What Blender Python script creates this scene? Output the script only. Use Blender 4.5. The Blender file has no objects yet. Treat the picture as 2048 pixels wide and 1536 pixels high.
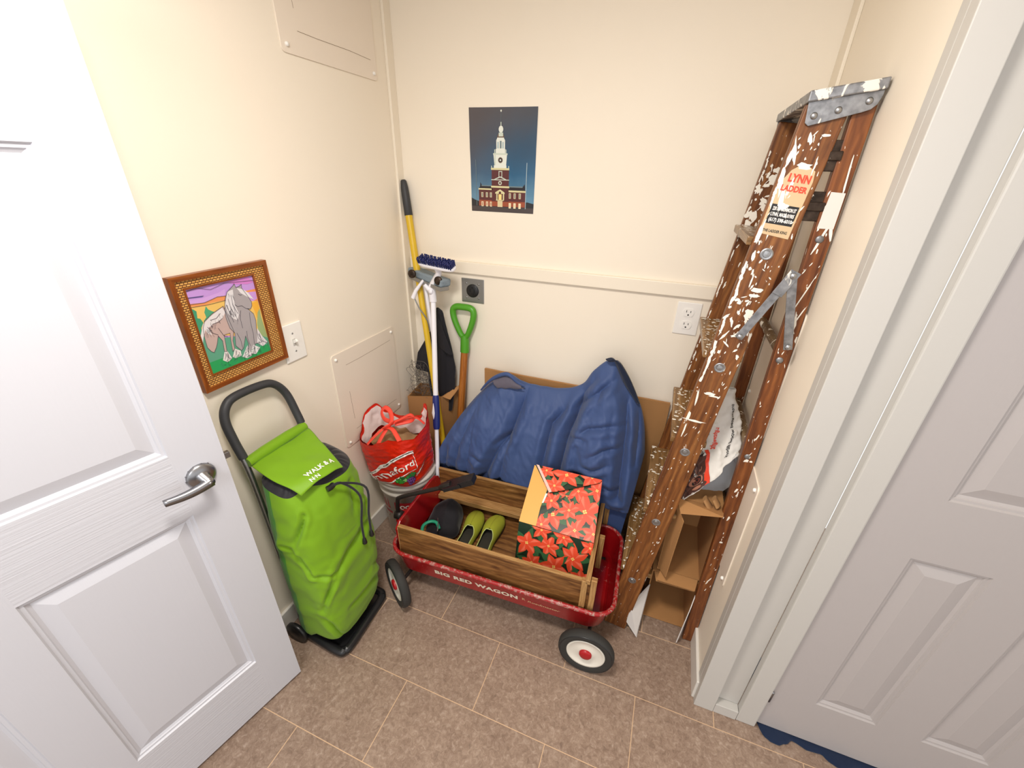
import bpy, math, random
from mathutils import Vector, Matrix, noise
random.seed(7)
V3 = Vector
PI = math.pi
col = bpy.context.scene.collection

# ---------------------------------------------------------------- materials
def srgb(h):
    if isinstance(h, str):
        h = h.lstrip('#'); c = [int(h[i:i+2], 16) / 255 for i in (0, 2, 4)]
    else:
        c = [x / 255 for x in h]
    return tuple((x / 12.92 if x <= .04045 else ((x + .055) / 1.055) ** 2.4) for x in c) + (1,)

class NT:
    def __init__(s, name, rough=.5, metal=0., spec=.5):
        s.m = bpy.data.materials.new(name); s.m.use_nodes = True
        s.t = s.m.node_tree; s.b = s.t.nodes['Principled BSDF']
        s.b.inputs['Roughness'].default_value = rough
        s.b.inputs['Metallic'].default_value = metal
        s.b.inputs['Specular IOR Level'].default_value = spec
        s.tc = None
    def n(s, ty, **kw):
        k = s.t.nodes.new(ty)
        for a, v in kw.items():
            if a in k.inputs: k.inputs[a].default_value = v
            else: setattr(k, a, v)
        return k
    def l(s, a, b): s.t.links.new(a, b)
    def coord(s, kind='Object', scale=(1, 1, 1), rot=(0, 0, 0), loc=(0, 0, 0)):
        if s.tc is None: s.tc = s.n('ShaderNodeTexCoord')
        mp = s.n('ShaderNodeMapping'); mp.inputs['Scale'].default_value = scale
        mp.inputs['Rotation'].default_value = rot; mp.inputs['Location'].default_value = loc
        s.l(s.tc.outputs[kind], mp.inputs['Vector']); return mp.outputs[0]
    def noise(s, vec, scale=5., detail=3., rough=.5, dist=0.):
        k = s.n('ShaderNodeTexNoise'); k.inputs['Scale'].default_value = scale
        k.inputs['Detail'].default_value = detail; k.inputs['Roughness'].default_value = rough
        k.inputs['Distortion'].default_value = dist
        s.l(vec, k.inputs['Vector']); return k.outputs['Fac']
    def voro(s, vec, scale=5., feature='F1', rnd=1.):
        k = s.n('ShaderNodeTexVoronoi'); k.feature = feature; k.inputs['Scale'].default_value = scale
        k.inputs['Randomness'].default_value = rnd
        s.l(vec, k.inputs['Vector']); return k
    def ramp(s, fac, stops, interp='LINEAR'):
        k = s.n('ShaderNodeValToRGB'); cr = k.color_ramp; cr.interpolation = interp
        while len(cr.elements) < len(stops): cr.elements.new(.5)
        for e, (p, c) in zip(cr.elements, stops):
            e.position = p; e.color = srgb(c) if isinstance(c, (str,)) else (c if len(c) == 4 else srgb(c))
        s.l(fac, k.inputs['Fac']); return k.outputs['Color']
    def mix(s, fac, a, b, mode='MIX'):
        k = s.n('ShaderNodeMix', data_type='RGBA', blend_type=mode)
        for sock, v in ((k.inputs[0], fac), (k.inputs[6], a), (k.inputs[7], b)):
            if hasattr(v, 'is_linked'): s.l(v, sock)
            elif isinstance(v, str): sock.default_value = srgb(v)
            else: sock.default_value = v
        return k.outputs[2]
    def math(s, op, a, b=0.):
        k = s.n('ShaderNodeMath', operation=op)
        for sock, v in ((k.inputs[0], a), (k.inputs[1], b)):
            if hasattr(v, 'is_linked'): s.l(v, sock)
            else: sock.default_value = v
        return k.outputs[0]
    def thr(s, fac, lo, hi):
        k = s.n('ShaderNodeMapRange'); s.l(fac, k.inputs[0])
        k.inputs[1].default_value = lo; k.inputs[2].default_value = hi
        return k.outputs[0]
    def bump(s, h, strength=.3, dist=.002):
        k = s.n('ShaderNodeBump'); k.inputs['Strength'].default_value = strength
        k.inputs['Distance'].default_value = dist
        s.l(h, k.inputs['Height'])
        if s.b.inputs['Normal'].is_linked:
            s.l(s.b.inputs['Normal'].links[0].from_socket, k.inputs['Normal'])
        s.l(k.outputs[0], s.b.inputs['Normal'])
    def color(s, c):
        if hasattr(c, 'is_linked'): s.l(c, s.b.inputs['Base Color'])
        else: s.b.inputs['Base Color'].default_value = srgb(c)

def plain(name, c, rough=.5, metal=0., spec=.5, bump=None, vary=0.):
    t = NT(name, rough, metal, spec)
    if vary:
        f = t.noise(t.coord(), 9., 4.)
        a = srgb(c); b = tuple(x * (1 - vary) for x in a[:3]) + (1,)
        t.color(t.mix(f, a, b))
    else: t.color(c)
    if bump: t.bump(t.noise(t.coord(), bump[0], 3.), bump[1], bump[2] if len(bump) > 2 else .002)
    return t.m

M = {}
def wallmat():
    t = NT('cream_wall_paint', .55, spec=.3)
    f = t.noise(t.coord(), 2.2, 3.)
    t.color(t.mix(f, srgb('#f2e9d9'), srgb('#efe4d2')))
    t.bump(t.noise(t.coord(), 240., 2.), .12, .001)
    t.bump(t.noise(t.coord(), 6., 2.), .1, .004)
    return t.m
M['wall'] = wallmat()
M['ceil'] = plain('ceiling_paint', '#f0e8dc', .8, bump=(150, .1))
M['trim'] = plain('white_trim_paint', '#c2bfb9', .4, bump=(60, .05))
M['base'] = plain('baseboard_paint', '#dfdbd3', .45, bump=(60, .05))
M['trimwall'] = plain('cream_trim_paint', '#eee4d2', .45, bump=(60, .05))
M['white'] = plain('white_plastic', '#efece6', .35)
M['panel'] = plain('painted_panel', '#ece0d0', .45, bump=(40, .06), vary=.03)

def floormat():
    t = NT('stone_vinyl_tile', .5, spec=.35)
    v = t.coord('Object')
    sep = t.n('ShaderNodeSeparateXYZ'); t.l(v, sep.inputs[0])
    X = sep.outputs[0]; Y = sep.outputs[1]
    TY, TX = .258, .537
    yy = t.math('DIVIDE', t.math('SUBTRACT', Y, .703), TY)
    row = t.math('FLOOR', yy)
    fy = t.math('SUBTRACT', yy, row)
    odd = t.math('ABSOLUTE', t.math('MODULO', row, 2.))
    xx = t.math('DIVIDE', t.math('ADD', t.math('SUBTRACT', X, -.371), t.math('MULTIPLY', odd, .27)), TX)
    cx = t.math('FLOOR', xx); fx = t.math('SUBTRACT', xx, cx)
    def edge(f, size):
        d = t.math('MINIMUM', f, t.math('SUBTRACT', 1., f))
        return t.math('MULTIPLY', d, size)
    d = t.math('MINIMUM', edge(fx, TX), edge(fy, TY))
    gl = t.thr(d, .0009, .0017)
    n1 = t.noise(t.coord(), 62., 7., .78, .8)
    n2 = t.noise(t.coord(), 14., 5., .65, .4)
    n3 = t.noise(t.coord(scale=(1, 1, 1)), 260., 2., .6)
    base = t.ramp(n1, [(.32, '#53413a'), (.45, '#826b5c'), (.55, '#9b8575'), (.68, '#c3b1a3')])
    base = t.mix(.38, base, t.ramp(n2, [(.35, '#7a6556'), (.52, '#947f6e'), (.68, '#a89482')]))
    base = t.mix(t.math('MULTIPLY', n3, .3), base, '#9b8471')
    # each tile a touch lighter or darker
    wn = t.n('ShaderNodeTexWhiteNoise', noise_dimensions='2D')
    cmb = t.n('ShaderNodeCombineXYZ'); t.l(cx, cmb.inputs[0]); t.l(row, cmb.inputs[1]); t.l(cmb.outputs[0], wn.inputs['Vector'])
    hs = t.n('ShaderNodeHueSaturation'); t.l(base, hs.inputs['Color'])
    t.l(t.math('ADD', t.math('MULTIPLY', wn.outputs['Value'], .12), .94), hs.inputs['Value'])
    t.color(t.mix(gl, '#cfae8c', hs.outputs[0]))
    t.bump(t.math('MULTIPLY', gl, 1.), .3, .0012)
    t.bump(n1, .25, .0008)
    return t.m
M['floor'] = floormat()

def woodmat(name, a, b, c, ring=9., scale=(1.5, 22, 22), paint=0., rough=.45, kind='UV', wk=.45):
    t = NT(name, rough, spec=.4)
    v = t.coord(kind, scale)
    g = t.noise(v, 3., 5., .6, .8)
    w = t.n('ShaderNodeTexWave', wave_type='BANDS', bands_direction='Y')
    w.inputs['Scale'].default_value = ring; w.inputs['Distortion'].default_value = 7.
    w.inputs['Detail'].default_value = 3.; w.inputs['Detail Scale'].default_value = .6
    t.l(t.coord(kind, (scale[0], scale[1] / 12, scale[2] / 12)), w.inputs['Vector'])
    cc = t.ramp(g, [(.3, a), (.5, b), (.72, c)])
    cc = t.mix(t.math('MULTIPLY', w.outputs['Fac'], wk), cc, a)
    if paint:
        vo = t.coord('Object', (26, 26, 7))
        big = t.noise(vo, 1., 3., .55, 1.2)
        m1 = t.thr(big, .735 - .11 * paint, .75 - .11 * paint)
        sp = t.noise(t.coord('Object', (160, 160, 55)), 1., 2., .5, .3)
        m2 = t.thr(sp, .74 - .04 * paint, .755 - .04 * paint)
        mm = t.math('MAXIMUM', m1, m2)
        cc = t.mix(mm, cc, '#efeade')
        t.bump(mm, .4, .0012)
    t.color(cc); t.bump(g, .15, .001)
    return t.m
M['ladder'] = woodmat('paint_spattered_ladder_wood', '#4f2a10', '#7f4c22', '#9c6836', paint=.4)
M['ladder_clean'] = woodmat('worn_ladder_leg_wood', '#4d250e', '#75411c', '#8c562a', paint=.1)
M['tread'] = woodmat('worn_tread_wood', '#5f4424', '#8c6a42', '#ac8757', paint=.9, rough=.3)
M['crate'] = woodmat('varnished_plywood', '#4a2a14', '#855a30', '#a87a48', ring=7., scale=(2.2, 19, 19), rough=.4, wk=.42)
M['crate_edge'] = woodmat('raw_plywood_edge', '#8a6136', '#b18853', '#c69f6a', scale=(3, 40, 40), rough=.6)
M['shaft'] = woodmat('shovel_shaft_wood', '#8a4c17', '#ad6a2b', '#bd7f3d', scale=(2, 30, 30), rough=.35)
M['frame'] = woodmat('picture_frame_wood', '#6b3410', '#8f4c1a', '#a35e28', scale=(2, 30, 30), rough=.3)

def doormat_(name, axis, c='#cacbd2'):
    t = NT(name, .38, spec=.45); t.color(c)
    s = (3, 170, 1) if axis == 'u' else (170, 3, 1)
    t.bump(t.noise(t.coord('UV', s), 1., 3., .5, .15), .9 if axis == 'u' else .14, .0014)
    return t.m
M['door_v'] = doormat_('door_paint_upright_grain', 'v'); M['door_h'] = doormat_('door_paint_level_grain', 'u')
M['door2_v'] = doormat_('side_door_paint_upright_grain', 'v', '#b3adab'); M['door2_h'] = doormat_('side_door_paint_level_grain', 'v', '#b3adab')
M['nickel'] = plain('brushed_nickel', '#98989b', .33, 1.)
M['steel'] = plain('zinc_steel', '#a5a6a8', .4, 1., bump=(80, .2))
M['galv'] = None
def galv(name='painted_over_zinc', amt=.5):
    t = NT(name, .45, .7)
    big = t.noise(t.coord('Object', (22, 22, 14)), 1., 4., .6, 1.)
    m = t.thr(big, .62 - .1 * amt, .64 - .1 * amt)
    base = t.ramp(t.noise(t.coord(), 60., 3.), [(.3, '#77787b'), (.7, '#9fa0a3')])
    t.color(t.mix(m, base, '#e8e4da'))
    inv = t.math('SUBTRACT', .75, t.math('MULTIPLY', m, .75)); t.l(inv, t.b.inputs['Metallic'])
    t.bump(m, .5, .001)
    return t.m
M['galv'] = galv(); M['zinc'] = galv('spotted_zinc', .05)
M['bracket'] = galv('dark_spattered_bracket', .1)
M['bracket'].node_tree.nodes['Color Ramp'].color_ramp.elements[0].color = srgb('#2a211b')
M['bracket'].node_tree.nodes['Color Ramp'].color_ramp.elements[1].color = srgb('#4a3d34')
M['cardboard'] = plain('corrugated_cardboard', '#b0804e', .85, bump=(140, .15), vary=.12)
M['cardboard_edge'] = plain('cardboard_edge', '#c49a6a', .9)
M['cardwhite'] = plain('white_faced_cardboard', '#dcd8d4', .7)

def redmat():
    t = NT('chipped_red_enamel', .25, spec=.6)
    f = t.noise(t.coord(), 55., 6., .75, .5)
    big = t.noise(t.coord(), 5., 3.)
    m = t.thr(t.math('ADD', f, t.math('MULTIPLY', big, .35)), .86, .9)
    base = t.mix(t.noise(t.coord(), 12., 3.), '#a8141a', '#86090f')
    t.color(t.mix(m, base, '#c98a80')); t.bump(f, .12, .001)
    t.b.inputs['Coat Weight'].default_value = .3
    return t.m
M['red'] = redmat()
def rimmat():
    t = NT('scuffed_red_rim', .35)
    f = t.noise(t.coord(), 70., 6., .75, .5)
    m = t.thr(f, .50, .62)
    t.color(t.mix(m, '#a0171b', '#b09488')); return t.m
M['rim'] = rimmat()
M['rubber'] = plain('scuffed_tyre_rubber', '#33322f', .75, bump=(60, .4), vary=.4)
M['hubw'] = plain('wheel_hub_cream', '#e2ddd0', .35)
M['hubr'] = plain('hub_cap_red', '#a9161d', .35)
M['blackmetal'] = plain('black_metal', '#2b2624', .4, .3)
M['blackplastic'] = plain('black_plastic', '#1c1c1e', .35)
M['grip'] = plain('rubber_grip', '#333437', .55)
M['greyfoam'] = plain('grey_mop_sponge', '#7f8c95', .9, bump=(120, .6, .004))
M['yellow'] = plain('yellow_fibreglass', '#e2bb26', .4, vary=.25)
M['green'] = plain('green_handle_plastic', '#4f9a25', .35)
M['blue'] = plain('blue_plastic', '#1e2b72', .4)
M['whitemetal'] = plain('white_enamelled_pole', '#eceaf0', .3)
M['bristle'] = plain('navy_bristle', '#18235e', .6)
M['teal'] = plain('teal_plastic', '#15916e', .4)

def clothmat(name, a, b, sc=1., rough=.75, sheen=.2, weave=900., big=6.):
    t = NT(name, rough, spec=.25)
    t.color(t.mix(t.noise(t.coord(), 4., 4.), a, b))
    t.bump(t.noise(t.coord(), big * 6, 4., .6), .22 * sc, .004)
    t.bump(t.noise(t.coord(), weave, 1.), .2, .0006)
    t.b.inputs['Sheen Weight'].default_value = sheen
    return t.m
M['jacket'] = clothmat('blue_nylon_shell', '#34497a', '#475a84', .35, .55, .12, big=3.)
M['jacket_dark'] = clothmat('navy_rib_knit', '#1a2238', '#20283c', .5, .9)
M['lining'] = clothmat('grey_jacket_lining', '#56525f', '#67626e', .8)
M['bag'] = clothmat('lime_polyester', '#7aa519', '#6e9a14', .35, .5, .1, big=3.)
M['bagside'] = clothmat('green_polyester_gusset', '#418c1c', '#3a8420', .35, .5, .1, big=3.)
M['bagblack'] = clothmat('black_gathered_cloth', '#1d1b20', '#2a282c', .9, .6)
M['blackcloth'] = clothmat('black_cloth', '#151419', '#201f25', .6, .7)
M['navyrug'] = clothmat('navy_cloth', '#1b2a44', '#12203a', 1., .9)
def redbag():
    t = NT('red_coated_bag', .33, spec=.5)
    t.color(t.mix(t.noise(t.coord(), 6., 4.), '#e02a10', '#c81d0a'))
    v = t.voro(t.coord('Object', (1, 1, 1.6)), 22., 'DISTANCE_TO_EDGE')
    t.bump(t.noise(t.coord('Object', (1, 1, 2.2)), 26., 5., .6, .8), .55, .006)
    return t.m
M['redbag'] = redbag()
M['redstrap'] = plain('red_bag_strap', '#ee4a38', .5, bump=(60, .2))
M['baglining'] = plain('white_bag_lining', '#e8d8d6', .6, bump=(50, .4))
M['bucket'] = plain('bucket_plastic', '#d5cfc6', .4, vary=.1)
M['bucketred'] = plain('bucket_label_red', '#9c1d24', .4)
M['white_ink'] = plain('white_ink', '#f4f0ea', .5); M['silver_ink'] = plain('cream_ink', '#e5d9c4', .45)
M['black_ink'] = plain('black_ink', '#141213', .5); M['gold_ink'] = plain('faded_gold_ink', '#cf9a78', .5)
M['red_ink'] = plain('orange_red_ink', '#e2452a', .5)
M['paper'] = plain('cream_label_paper', '#d9bd95', .6, bump=(60, .1), vary=.2)
M['purple'] = plain('grape_ink', '#7a4a93', .5); M['leafg'] = plain('leaf_ink', '#3f9a35', .5)
M['leafd'] = plain('dark_leaf_ink', '#22602c', .5); M['tan'] = plain('tan_ink', '#c9a15a', .5)
def ctn(name, a, b, bg=None):
    return plain(name, a, .45, vary=.25)
M['petal'] = plain('poinsettia_petal_print', '#ee5132', .4, vary=.12); M['petal2'] = plain('poinsettia_petal_vein', '#f5765a', .4)
M['giftleaf'] = plain('gift_leaf_print', '#3a6b42', .4, vary=.35); M['giftdark'] = plain('gift_wrap_dark_green', '#1a3424', .35, vary=.3)
M['giftyellow'] = plain('poinsettia_centre_print', '#f3d87a', .4); M['gold'] = plain('unwrapped_gold_card', '#e8ae58', .5)
M['tape'] = plain('clear_tape', '#f0c8bc', .15)
M['clog'] = plain('olive_green_felt', '#a3a92c', .9, bump=(300, .3), vary=.15)
M['clogtrim'] = plain('pale_green_piping', '#c3d07e', .6); M['clogin'] = plain('dark_insole', '#35332b', .9)
M['bagpaper'] = plain('crumpled_white_sack', '#ddd9d2', .5, bump=(18, .6, .01), vary=.08)
M['wire'] = plain('grey_wire', '#77716c', .45, .6)
M['litter'] = plain('brown_paper', '#9a7b55', .85, bump=(20, .4, .006))

# ---------------------------------------------------------------- mesh builder
class MB:
    def __init__(s): s.v = []; s.f = []; s.mi = []; s.uv = []; s.sm = []; s.mats = []
    def mat(s, m):
        m = M[m] if isinstance(m, str) else m
        if m not in s.mats: s.mats.append(m)
        return s.mats.index(m)
    def add(s, vs, fs, m, smooth=False, uvs=None):
        o = len(s.v); s.v += [tuple(v) for v in vs]; k = s.mat(m)
        for i, f in enumerate(fs):
            s.f.append([o + a for a in f]); s.mi.append(k); s.sm.append(smooth)
            s.uv.append(uvs[i] if uvs else None)
        return s
    def box(s, c, size, m, rot=None):
        hx, hy, hz = [x / 2 for x in size]; c = V3(c)
        vs = [V3((x, y, z)) for x in (-hx, hx) for y in (-hy, hy) for z in (-hz, hz)]
        fs = [(0, 1, 3, 2), (4, 6, 7, 5), (0, 4, 5, 1), (2, 3, 7, 6), (0, 2, 6, 4), (1, 5, 7, 3)]
        L = max(range(3), key=lambda i: size[i]); off = random.random() * 3
        uvs = []
        for f in fs:
            q = []
            n = (vs[f[1]] - vs[f[0]]).cross(vs[f[2]] - vs[f[0]])
            ax = max(range(3), key=lambda i: abs(n[i]))
            others = [i for i in range(3) if i != ax]
            a = L if L in others else others[0]
            b = [i for i in others if i != a][0]
            for i in f: q.append((vs[i][a] + off, vs[i][b] + off * .7 + ax * .13))
            uvs.append(q)
        R = rot if rot is not None else Matrix.Identity(3)
        return s.add([R @ v + c for v in vs], fs, m, False, uvs)
    def bb(s, x0, x1, y0, y1, z0, z1, m):
        return s.box(((x0+x1)/2, (y0+y1)/2, (z0+z1)/2), (x1-x0, y1-y0, z1-z0), m)
    def beam(s, p0, p1, w, t, side, m):
        """bar from p0 to p1, w wide along `side`, t thick"""
        p0 = V3(p0); p1 = V3(p1); d = (p1 - p0).normalized()
        sd = V3(side); sd = (sd - d * sd.dot(d)).normalized(); n = d.cross(sd)
        R = Matrix((d, sd, n)).transposed()
        return s.box((p0 + p1) / 2, ((p1 - p0).length, w, t), m, R)
    def tube(s, pts, r, m, n=10, closed=False, cap=True, flat=1., up=None):
        pts = [V3(p) for p in pts]; N = len(pts)
        rs = r if isinstance(r, (list, tuple)) else [r] * N
        tang = []
        for i in range(N):
            a = pts[(i - 1) % N] if (closed or i > 0) else pts[i]
            b = pts[(i + 1) % N] if (closed or i < N - 1) else pts[i]
            tang.append((b - a).normalized())
        u = V3(up) if up else (V3((0, 0, 1)) if abs(tang[0].z) < .9 else V3((1, 0, 0)))
        u = (u - tang[0] * u.dot(tang[0])).normalized(); vs = []
        for i in range(N):
            u = (u - tang[i] * u.dot(tang[i])).normalized(); w = tang[i].cross(u)
            for k in range(n):
                a = 2 * PI * k / n
                vs.append(pts[i] + (u * math.cos(a) * flat + w * math.sin(a)) * rs[i])
        fs = []; uvs = []
        L = 0.
        for i in range(N if closed else N - 1):
            j = (i + 1) % N; L2 = L + (pts[j] - pts[i]).length
            for k in range(n):
                l = (k + 1) % n
                fs.append((i*n+k, i*n+l, j*n+l, j*n+k))
                c0, c1 = k * rs[i] * 6.28 / n, (k + 1) * rs[i] * 6.28 / n
                uvs.append([(L, c0), (L, c1), (L2, c1), (L2, c0)])
            L = L2
        s.add(vs, fs, m, True, uvs)
        if cap and not closed:
            s.add(vs[:n], [tuple(range(n))[::-1]], m); s.add(vs[-n:], [tuple(range(n))], m)
        return s
    def lathe(s, prof, c, m, axis=(0, 0, 1), n=32, smooth=True):
        c = V3(c); a = V3(axis).normalized()
        u = V3((1, 0, 0)) if abs(a.x) < .9 else V3((0, 1, 0)); u = (u - a * u.dot(a)).normalized(); w = a.cross(u)
        vs = []
        for r, z in prof:
            for k in range(n):
                t = 2 * PI * k / n; vs.append(c + a * z + (u * math.cos(t) + w * math.sin(t)) * r)
        fs = []
        for i in range(len(prof) - 1):
            for k in range(n):
                l = (k + 1) % n; fs.append((i*n+k, i*n+l, (i+1)*n+l, (i+1)*n+k))
        return s.add(vs, fs, m, smooth)
    def grid(s, f, nu, nv, m, closed=False, smooth=True, flip=False, matf=None):
        vs = []; 
        for j in range(nv + 1):
            for i in range(nu + (0 if closed else 1)):
                vs.append(f(i / nu, j / nv))
        W = nu if closed else nu + 1
        fs = []; 
        for j in range(nv):
            for i in range(nu):
                k = (i + 1) % W if closed else i + 1
                q = (j*W+i, j*W+k, (j+1)*W+k, (j+1)*W+i)
                fs.append(q[::-1] if flip else q)
        if matf is None: return s.add(vs, fs, m, smooth)
        o = len(s.v); s.v += [tuple(v) for v in vs]
        for q, f_ in enumerate(fs):
            s.f.append([o + a for a in f_]); s.mi.append(s.mat(matf((q % nu + .5) / nu, (q // nu + .5) / nv)))
            s.sm.append(smooth); s.uv.append(None)
        return s
    def poly(s, pts, m): return s.add(pts, [tuple(range(len(pts)))], m)
    def prism(s, pts, d, m):
        d = V3(d); pts = [V3(p) for p in pts]; n = len(pts)
        s.add(pts + [p + d for p in pts], [tuple(range(n)), tuple(range(2*n-1, n-1, -1))] +
              [(i, i + n, (i+1) % n + n, (i+1) % n) for i in range(n)], m)
        return s
    def stroke(s, pts, w, m):
        """flat painted line: pts 3-D on a plane, needs s.nrm"""
        n = s.nrm; pts = [V3(p) for p in pts]
        for a, b in zip(pts[:-1], pts[1:]):
            d = (b - a)
            if d.length < 1e-6: continue
            d.normalize(); c = d.cross(n) * w / 2; e = d * w * .3
            s.poly([a - c - e, b - c + e, b + c + e, a + c - e], m)
        return s
    def build(s, name, parent=None, bevel=0, solid=0, sub=0, loc=None):
        me = bpy.data.meshes.new(name)
        base = V3(loc) if loc is not None else V3((0, 0, 0))
        inv = PINV.get(parent.name, {}).get('_inv', Matrix.Identity(4)) if parent is not None else Matrix.Translation(-base)
        if getattr(s, 'local', False): inv = Matrix.Identity(4)
        vs = [inv @ V3(v) for v in s.v]
        me.from_pydata(vs, [], s.f)
        for m in s.mats: me.materials.append(m)
        me.polygons.foreach_set('material_index', s.mi); me.polygons.foreach_set('use_smooth', s.sm)
        if any(u for u in s.uv):
            ul = me.uv_layers.new(name='UVMap'); k = 0
            for u, f in zip(s.uv, s.f):
                for i in range(len(f)):
                    ul.data[k].uv = u[i] if u else (0, 0); k += 1
        me.update()
        o = bpy.data.objects.new(name, me); col.objects.link(o)
        if parent is not None:
            o.parent = parent; PINV[o.name] = PINV[parent.name]
            # a child of a child keeps the same root frame
        else:
            o.location = base; PINV[o.name] = {'_inv': Matrix.Translation(-base)}
        if bevel:
            b = o.modifiers.new('bevel', 'BEVEL'); b.width = bevel; b.segments = 2; b.limit_method = 'ANGLE'; b.angle_limit = .6
        if solid:
            b = o.modifiers.new('solid', 'SOLIDIFY'); b.thickness = solid; b.offset = 0
        if sub:
            b = o.modifiers.new('sub', 'SUBSURF'); b.levels = b.render_levels = sub
        return o
PINV = {}
def meta(o, label, cat, group=None):
    o['label'] = label; o['category'] = cat
    if group: o['group'] = group
    return o
def thing(name, label, cat, loc, rz=0, group=None):
    o = bpy.data.objects.new(name, None); col.objects.link(o); o.empty_display_size = .05
    o.location = loc; o.rotation_euler = (0, 0, rz)
    PINV[o.name] = {'_inv': (Matrix.Translation(V3(loc)) @ Matrix.Rotation(rz, 4, 'Z')).inverted()}
    return meta(o, label, cat, group)
def struct(name, mb, loc=None, **k):
    o = mb.build(name, loc=loc, **k); o['kind'] = 'structure'; return o
def lab(o, t): o['label'] = t; return o

def text2d(body, size=1., bold=0., space=1., shear=0., res=3):
    cu = bpy.data.curves.new('t', 'FONT'); cu.body = body; cu.size = size; cu.offset = bold
    cu.space_character = space; cu.shear = shear; cu.resolution_u = res; cu.align_x = 'LEFT'
    o = bpy.data.objects.new('t', cu); col.objects.link(o)
    dg = bpy.context.evaluated_depsgraph_get(); me = bpy.data.meshes.new_from_object(o.evaluated_get(dg))
    vs = [(v.co.x, v.co.y) for v in me.vertices]; fs = [tuple(p.vertices) for p in me.polygons]
    bpy.data.objects.remove(o); bpy.data.curves.remove(cu); bpy.data.meshes.remove(me)
    w = max(v[0] for v in vs) if vs else 0
    return vs, fs, w
def put_text(mb, body, f, m, width=None, **k):
    """f(x,y)->3-D. width: rescale x so the text spans 0..width"""
    vs, fs, w = text2d(body, **k); sx = (width / w) if width else 1.
    mb.add([f(x * sx, y) for x, y in vs], fs, m)
def lerp(a, b, t): return a + (b - a) * t
def interp(keys, t):
    """keys: [(t, (..)), ...] smooth interpolation"""
    if t <= keys[0][0]: return keys[0][1]
    for (a, A), (b, B) in zip(keys[:-1], keys[1:]):
        if t <= b:
            k = (t - a) / (b - a)
            return tuple(lerp(x, y, k) for x, y in zip(A, B))
    return keys[-1][1]
def cat(keys, t):
    """Catmull-Rom through keys [(t, vec)]"""
    n = len(keys)
    for i in range(n - 1):
        if t <= keys[i+1][0] or i == n - 2:
            t0, t1 = keys[i][0], keys[i+1][0]; k = max(0, min(1, (t - t0) / (t1 - t0)))
            P = [keys[max(0, i-1)][1], keys[i][1], keys[i+1][1], keys[min(n-1, i+2)][1]]
            res = ([.5 * ((2*P[1][a]) + (-P[0][a]+P[2][a])*k + (2*P[0][a]-5*P[1][a]+4*P[2][a]-P[3][a])*k*k
                    + (-P[0][a]+3*P[1][a]-3*P[2][a]+P[3][a])*k**3) for a in range(len(P[1]))])
            return V3(res) if len(res) == 3 else tuple(res)
def curve(pts, n=24):
    K = [(i / (len(pts) - 1), p) for i, p in enumerate(pts)]
    return [cat(K, i / n) for i in range(n + 1)]
def nz(x, y, z, s=1.): return noise.noise(V3((x * s, y * s, z * s)))
# ================================================================= ROOM
M['slot'] = plain('slot_black', '#060606', .8)
M['groove'] = plain('cracked_paint_line', '#8c765f', .9)
XL, YB, XR, YF = -1.218, 1.804, .371, 1.014
f = MB(); f.bb(-3, 3, -2.5, 2.2, -.05, 0, 'floor')
o = struct('floor', f)
c = MB(); c.bb(-3, 3, -2.5, 2.2, 2.44, 2.5, 'ceil'); struct('ceiling', c)
w = MB(); w.bb(XL - .1, XL, -.02, YB + .1, 0, 2.44, 'wall'); struct('wall_left', w)
w = MB(); w.bb(XL - .1, XR + .1, YB, YB + .1, 0, 2.44, 'wall'); struct('wall_back', w)
w = MB(); w.bb(XR, XR + .1, YF + .032, YB + .1, 0, 2.44, 'wall'); struct('wall_right', w)
w = MB(); w.bb(XR + .1, 3, 1.10, 1.2, 2.08, 2.44, 'wall'); w.bb(1.36, 3, 1.10, 1.2, 0, 2.08, 'wall'); w.bb(XR+.002, .5, YF + .02, 1.1, 2.08, 2.44, 'wall')
struct('wall_front', w)
# corner boards, chair rail, skirting
t = MB(); t.bb(XL, XL + .012, 1.757, YB, 0, 2.44, 'trimwall'); struct('trim_1', t, bevel=.002)
t = MB(); t.bb(XR - .010, XR, 1.72, YB, 0, 2.44, 'trimwall'); struct('trim_2', t, bevel=.002)
t = MB(); t.bb(XL + .02, XR - .011, YB - .018, YB, 1.277, 1.331, 'trimwall'); struct('trim_3', t, bevel=.003)
for n_, (a, b, c_, d) in dict(left=(XL, XL + .013, -.02, 1.757), back=(XL + .014, XR - .011, YB - .013, YB), right=(XR - .012, XR, YF + .022, 1.72)).items():
    t = MB(); t.bb(a, b, c_, d, 0, .095, 'base'); struct('baseboard_' + n_, t, bevel=.003)
# door surround on the right: outer board, recessed strip, inner board
t = MB()
t.bb(XR - .004, XR + .06, YF - .002, YF + .03, 0, 2.12, 'trim')
t.bb(XR - .004, XR, YF + .03, YF + .062, 0, 2.12, 'trim')
struct('trim_4', t, bevel=.0025)
t = MB(); t.bb(.4315, .5045, YF + .026, YF + .031, .05, 2.12, 'trim'); t.bb(.4315, .5045, YF - .001, YF + .03, 0, .048, 'trim')
struct('trim_5', t, bevel=.002)
t = MB(); t.bb(.5055, .566, YF + .0, YF + .03, 0, 2.12, 'trim'); struct('trim_6', t, bevel=.004)
t = MB(); t.bb(.566, 1.36, YF + .002, YF + .05, 2.045, 2.12, 'trim'); t.bb(1.26, 1.36, YF + .002, YF + .05, 0, 2.045, 'trim')
struct('trim_7', t, bevel=.002)

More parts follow.
